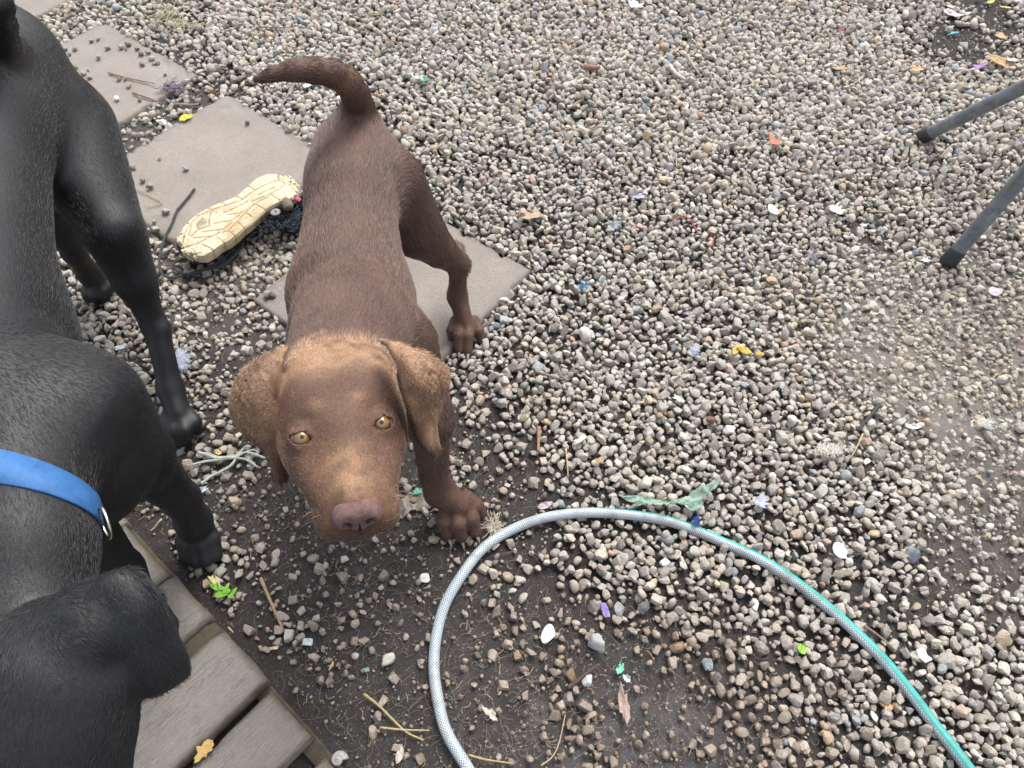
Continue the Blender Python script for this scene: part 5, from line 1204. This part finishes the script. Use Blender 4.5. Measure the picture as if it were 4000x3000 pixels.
for a, L, W, ang, c, t, n_, ct, sh in ((c3(1595, 125), .052, .034, -8, PK, 'large pale pink petal on the dark soil in the far corner', 'petal', 'petal', 'petal'), (c3(1700, 122), .050, .014, 8, WH, 'narrow white petal beside the large pink one', 'petal', 'petal', 'petal'), (c3(1575, 55), .020, .03, 70, PK, 'small pink petal above the large one', 'petal', 'petal', 'petal'),
    (c3(2165, 12), .024, .016, -20, PK, 'small pink petal at the top right corner', 'petal', 'petal', 'petal'), (c3(1485, 22), .024, .016, 20, (.42, .36, .08), 'yellow leaf at the top edge left of the petals', 'leaf', 'leaf', 'leaf'), (c3(1925, 15), .030, .020, 40, (.36, .42, .08), 'yellow green leaf at the top edge near the corner', 'leaf', 'leaf', 'leaf'), (c3(2050, 62), .030, .014, -30, (.45, .40, .12), 'long yellow leaf near the top right corner', 'leaf', 'leaf', 'leaf'),
    (c3(2010, 320), .044, .030, -15, (.55, .34, .18), 'crumpled tan leaf below the pink petals', 'leaf', 'leaf', 'scrap'), (c3(1605, 287), .034, .012, 5, (.08, .42, .66), 'small bright blue film strip in the far corner gravel', 'plastic', 'scrap', 'scrap'), (c3(2010, 540), .080, .034, -28, (.46, .30, .14), 'large curled brown leaf beside the purple wrapper', 'leaf', 'leaf', 'scrap'),
    (c3(2105, 520), .028, .015, -18, WH, 'tiny white plastic tab right of the brown leaf', 'plastic', 'scrap', 'rect'), (c3(1290, 600), .038, .024, 20, (.52, .34, .15), 'tan leaf above the far table leg', 'leaf', 'leaf', 'scrap'), (c3(625, 590), .048, .016, -5, (.66, .40, .20), 'orange tan leaf lying flat in the far gravel', 'leaf', 'leaf', 'scrap'), (c3(62, 1232), .028, .040, 10, (.52, .15, .09), 'red orange plastic shred in the far gravel', 'plastic', 'scrap', 'scrap'),
    (c3(635, 260), .022, .014, 40, (.30, .06, .06), 'dark red leaf bit in the far gravel', 'leaf', 'leaf', 'scrap'), (d3(170, 215), .062, .036, 30, (.36, .26, .19), 'brown dead leaf at the tip of the near slab', 'leaf', 'leaf', 'scrap'), (d3(1100, 42), .036, .014, 0, (.42, .43, .58), 'pale violet plastic shred in the middle gravel', 'plastic', 'scrap', 'scrap'),
    (d3(1935, 1360), .028, .016, 60, (.42, .33, .06), 'yellow curled leaf of a fallen sprig on the gravel', 'leaf', 'leaf', 'leaf'), (d3(2010, 1365), .028, .018, -20, (.48, .38, .05), 'bright yellow leaf of a fallen sprig on the gravel', 'leaf', 'leaf', 'leaf'), (d3(2140, 1400), .016, .012, 0, (.55, .30, .08), 'small orange leaf at the end of the fallen sprig', 'leaf', 'leaf', 'leaf'),
    (d3(950, 910), .020, .010, 20, WH, 'small white flake left of the yellow sprig, in the middle gravel', 'petal', 'petal', 'scrap'), (d4(50, 155), .026, .036, 30, WH, 'white petal at the edge of the bare dirt, left one', 'petal', 'petal', 'petal'), (d4(590, 155), .040, .028, -20, WH, 'folded white petal above the near table foot', 'petal', 'petal', 'scrap'), (d4(1365, 592), .024, .014, 10, (.70, .78, .8), 'pale blue white flake beside the near table foot', 'petal', 'petal', 'scrap'),
    (d4(1955, 855), .028, .030, 80, PK, 'pink white petal on the bare dirt at the right', 'petal', 'petal', 'petal'), (d4(1545, 905), .032, .011, -10, (.55, .36, .18), 'tan leaf shred on the bare dirt', 'leaf', 'leaf', 'scrap'), (d1(1040, 1345), .034, .014, 10, (.72, .78, .82), 'white torn petal between the black dog\'s legs', 'petal', 'petal', 'scrap'),
    (e1(1890, 592), .012, .014, 60, (.60, .42, .13), 'tiny yellow husk beside the pale string', 'husk', 'husk', 'scrap'), (e1(1752, 915), .018, .014, 35, (.55, .66, .78), 'small blue white triangle of plastic on the mud', 'plastic', 'scrap', 'scrap'), (f1(1760, 1510), .042, .026, 50, (.55, .36, .12), 'curled yellow brown leaf in the gap between planks', 'leaf', 'leaf', 'scrap'),
    (f2(1465, 12), .018, .020, 50, WH, 'white petal on the mud just left of the hose top', 'petal', 'petal', 'petal'), (f2(650, 780), .018, .006, 70, (.45, .30, .14), 'brown leaf shred on the mud beside the planks', 'leaf', 'leaf', 'scrap'), (f2(955, 812), .010, .009, 0, (.20, .33, .30), 'chip of green glass on the mud', 'glass', 'glass', 'scrap'),
    (f3(805, 305), .013, .030, 12, (.20, .16, .38), 'small purple wrapper scrap inside the hose loop', 'wrapper', 'wrapper', 'rect'), (f3(320, 508), .022, .036, -30, (.72, .76, .82), 'white petal on the wet mud inside the hose loop', 'petal', 'petal', 'petal'), (f3(935, 800), .012, .022, -15, (.16, .52, .36), 'green half of a twisted wrapper in the wet mud', 'wrapper', 'wrapper', 'scrap'), (f3(990, 885), .016, .012, -35, (.55, .68, .66), 'silvery half of a twisted wrapper in the wet mud', 'wrapper', 'wrapper', 'scrap'),
    (f3(968, 1130), .016, .058, 4, (.33, .24, .21), 'long pink grey bark piece in the wet mud', 'bark', 'bark', 'scrap'), (f4(1340, 690), .018, .026, 20, WH, 'white rectangular plastic tag right of the hose', 'plastic', 'tag', 'rect'), (f4(295, 632), .013, .020, 10, (.22, .42, .03), 'small bright green leaf left of the hose stripe', 'leaf', 'leaf', 'leaf'),
    (e3(1435, 130), .028, .012, -28, WH, 'white curved flake in the middle gravel', 'petal', 'petal', 'scrap'), (e3(595, 480), .028, .010, 42, WH, 'white strip right of the upright red brown stick', 'plastic', 'scrap', 'rect'), (e3(298, 1045), .030, .013, 14, PK, 'pink white petal just above the hose', 'petal', 'petal', 'petal'), (e3(1355, 552), .024, .010, 5, (.12, .085, .07), 'dark bark chip in the gravel above the green film', 'bark', 'bark', 'leaf'),
    (e3(750, 662), .020, .012, 50, (.33, .21, .10), 'brown leaf bit in the gravel right of the yellow straw', 'leaf', 'leaf', 'leaf'), (e3(2150, 1022), .026, .024, 30, (.36, .38, .52), 'pale violet plastic chip right of the green film', 'plastic', 'scrap', 'scrap'), (e4(1265, 370), .030, .012, -6, WH, 'white petal on the bare dirt in the right half', 'petal', 'petal', 'petal'), (e4(632, 1445), .026, .036, 0, PK, 'large pink and white petal above the hose at the right', 'petal', 'petal', 'petal'),
    (f2(445, 572), .019, .013, -5, (.55, .60, .60), 'tiny green and silver wrapper corner on the mud beside the planks', 'wrapper', 'wrapper', 'rect'), (f2(150, 626), .016, .006, 8, (.60, .50, .38), 'tan cigarette butt at the end of the planks', 'butt', 'butt', 'rect'), (f2(2030, 1200), .034, .012, -40, (.55, .50, .42), 'crumbly white crust on the wet mud', 'crust', 'crust', 'scrap'), (f2(1240, 1550), .010, .028, -15, (.50, .44, .38), 'pale splinter of wood on the mud at the bottom', 'splinter', 'splinter', 'leaf')):
    flake({'scrap': 'plastic_scrap', 'plastic': 'plastic_tag', 'leaf': 'fallen_leaf', 'husk': 'seed_husk', 'glass': 'glass_chip', 'wrapper': 'foil_wrapper', 'bark': 'bark_piece', 'tag': 'plastic_tag', 'butt': 'cigarette_butt', 'crust': 'dry_crust', 'splinter': 'wood_splinter', 'petal': 'petal'}[n_], *a, L, W, ang, c, t, ct, sh, crum=.002, curl=.3)
# purple and yellow wrapper near the corner
flake('foil_wrapper', *c3(1845, 565), .062, .022, 8, (.36, .16, .50), 'shiny purple and yellow wrapper in the far right gravel', 'wrapper', 'scrap', crum=.004, c2=(.50, .36, .30))
# red thread
for i, p in enumerate(([d3(1400, 262), d3(1430, 222), d3(1480, 208), d3(1540, 240), d3(1580, 300), d3(1605, 352)], [d3(1050, 312), d3(1090, 302), d3(1170, 332)], [d3(1755, 378), d3(1740, 410), d3(1728, 462)])):
    stick('red_thread', p, .0013, (.45, .09, .08), ['curved length of red thread on the gravel', 'short red thread end left of the curved one', 'short upright red thread right of the curved one'][i], 'thread', mat='thread', taper=1., lift=.005)
# pale string bundle
sb = empty('string_bundle', (*P(*e1(1950, 650), 0)[:2], 0), 'frayed bundle of pale green grey string between the two dogs', 'string')
for pts, rd in (([(1660,700),(1750,675),(1850,660),(1950,648),(2030,632),(2100,560)], .0026), ([(1710,590),(1790,612),(1880,642),(2030,632)], .0034), ([(1740,862),(1820,800),(1900,762),(2000,700),(2040,635)], .0030), ([(2040,635),(2120,590),(2212,612),(2290,640)], .0026), ([(2040,640),(2130,655),(2230,720)], .0022), ([(1720,600),(1800,600),(1900,630),(2060,610),(2180,570),(2240,590)], .0018)):
    o = stick('strand', [e1(*p) for p in pts], rd, (.42, .46, .40), None, None, mat='cord', lift=.010, taper=.8); child(o, sb)
# green film strip
def film(pts, wd, c, label, trans, name='plastic_film', z=None, seed=0):
    r = np.random.default_rng(seed); q = catmull([P(u, v, (gz(u, v) if z is None else z)+.008) for u, v in pts], 10); n = len(q); T = np.gradient(q, axis=0); T /= np.linalg.norm(T, axis=1)[:, None]
    side = np.cross(T, [0, 0, 1.]); w_ = np.interp(np.linspace(0, 1, n), np.linspace(0, 1, len(wd)), wd); m_ = 15; V = []
    for i in range(n):
        for j in range(m_):
            s_ = (j/(m_-1)-.5); V.append(q[i]+side[i]*s_*w_[i]*(1+.10*sin(i*.9+j*.3))+np.array([0, 0, .0015*sin(i*.6+j*.5)]))
    V = np.array(V); V[:, 2] += (vnoise(V, 190, seed+3)-.5)*.014; V += r.normal(0, .0003, V.shape); F = [(i*m_+j, i*m_+j+1, (i+1)*m_+j+1, (i+1)*m_+j) for i in range(n-1) for j in range(m_-1)]
    o = mesh(name, V, F, fmat(c, 'film', trans, .25), smooth=True, label=label, cat='plastic film'); sd_ = o.modifiers.new('thickness', 'SOLIDIFY'); sd_.thickness = .0004; return o
film([e3(920, 960), e3(1000, 1000), e3(1120, 1005), e3(1250, 1010), e3(1380, 1020), e3(1500, 1010), e3(1600, 960), e3(1700, 900), e3(1810, 835)], [.005, .010, .017, .012, .008, .014, .020, .014, .006], (.33, .48, .38), 'crumpled translucent green plastic film strip above the hose', .42, seed=1)
film([e3(1500, 1010), e3(1560, 1050), e3(1640, 1010)], [.01, .022, .012], (.33, .48, .38), 'small torn end of green film below the main strip', .4, seed=2)
g7 = lambda x, y: ((1550+x/1.731)/1.8083, (1650+y/1.731)/1.8083)
film([g7(20, 640), g7(70, 560), g7(130, 530), g7(200, 540), g7(250, 500)], [.010, .030, .040, .028, .012], (.34, .30, .25), 'dirty grey translucent film crushed under the brown dog\'s paw', .35, seed=3, z=-.003)
flake('foil_wrapper', *g7(140, 470), .020, .014, 30, (.05, .34, .24), 'small green foil scrap between the brown dog\'s chin and paw', 'wrapper')
tuft(*g7(655, 695), 60, 5, 5, (.62, .55, .44), 'small cream tuft of feather down at the tip of the brown dog\'s paw', .022, rad=.0004, name='feather_tuft', cat='feather')
def fluff(u, v, su, sv, n, c, label, L=.016, name='cotton_fluff', zr=.012): return tuft(u, v, n, su, sv, c, label, L, rad=.00045, name=name, cat='fluff', zr=zr)
fluff(*d1(1565, 1450), 7, 10, 800, (.66, .70, .80), 'tuft of white cotton fluff between the two dogs'); fluff(*e4(525, 568), 14, 4, 300, (.78, .75, .68), 'long strip of cream fluff in the gravel at the right'); fluff(*e4(1910, 350), 4, 5, 90, (.75, .75, .75), 'small white fluff on the bare dirt'); fluff(*d3(1575, 1372), 3.5, 3.5, 90, (.62, .68, .82), 'small pale blue fluff left of the yellow sprig'); fluff(*e3(1590, 1180), 3.5, 6, 80, (.04, .10, .42), 'crumpled bright blue thread knot above the hose', L=.007); fluff(*d3(620, 810), 7, 6, 60, (.06, .26, .48), 'blue net fibres in the gravel right of the near slab', L=.012); fluff(*d4(385, 540), 7, 6, 70, (.38, .38, .42), 'thin grey fluff on the soil left of the near table foot', zr=.003)
# green sprig
sg = empty('leaf_sprig', (*P(*f1(1930, 120), 0)[:2], 0), 'bright green leafy sprig with a cream bud lying beside the planks', 'sprig')
o = stick('stem', [f1(1880, 60), f1(1930, 115), f1(1990, 195)], .0018, (.22, .40, .06), None, None, lift=.012); child(o, sg)
for p, L, W, a_n, c in (((1920, 150), .026, .015, 15, (.20, .46, .04)), ((1868, 98), .024, .011, -20, (.17, .40, .04)), ((2008, 150), .020, .008, 60, (.18, .42, .04)), ((1955, 105), .018, .007, 75, (.20, .44, .05)), ((1848, 45), .026, .009, -35, (.62, .55, .25)), ((1880, 52), .022, .007, -60, (.62, .55, .25))):
    o = flake('leaf', *f1(*p), L, W, a_n, c, None, None, 'leaf', lift=.014); o.parent = sg; o.matrix_parent_inverse = Matrix.Translation(-Vector(sg.location))
# snail shell
sn = f2(712, 1592); cs = P(*sn, .008); t = np.linspace(0, 5*pi, 70); pth = np.array([cs+np.array([.0085*math.exp(-.13*a)*cos(a), .0085*math.exp(-.13*a)*sin(a), .0012*a*.55]) for a in t])
tube('snail_shell', pth, .0075*np.exp(-.115*t), fmat((.42, .40, .38), 'shell'), 12, label='grey snail shell at the end of the lowest plank', cat='shell')
# fibres and rootlets pressed into the mud
def fibres(n, seed, c, name, label, lo=.01, hi=.05, rad=.0003):
    r = np.random.default_rng(seed); y = r.uniform(.05, 2.4, n*9); x = r.uniform(-1, 1, n*9)*(.8+.42*y); cv = cover(x, y)[0]
    k = np.nonzero(r.random(n*9) < np.clip(1-cv, 0, 1)**1.3)[0]; out = [(x[i], y[i]) for i in k if not in_slab(x[i], y[i]) and not in_walk(x[i], y[i])][:n]; n = len(out)
    Pn = np.empty((n, 6, 3)); q = np.column_stack([out, r.uniform(-.001, .004, n)]); t = r.uniform(0, 6.28, n); l = r.uniform(lo, hi, n); k = r.normal(0, .5, n)
    for i in range(6): Pn[:, i] = q; q = q+np.column_stack([np.cos(t), np.sin(t), r.normal(0, .06, n)])*l[:, None]/5; t = t+k
    cv = bpy.data.hair_curves.new(name); cv.add_curves([6]*n); cv.attributes['position'].data.foreach_set('vector', Pn.astype(np.float32).ravel())
    ra = cv.attributes.get('radius') or cv.attributes.new('radius', 'FLOAT', 'POINT'); ra.data.foreach_set('value', np.full(n*6, rad, np.float32)); cv.materials.append(fmat(c, 'fibre'))
    o = bpy.data.objects.new(name, cv); COL.objects.link(o); tag(o, label=label, kind='stuff')
fibres(2600, 5, (.20, .17, .14), 'rootlets', 'fine grey rootlets and hairs pressed into the mud'); fibres(900, 6, (.34, .26, .16), 'straw_bits', 'short straw bits scattered over the soil', .004, .018, .00055)
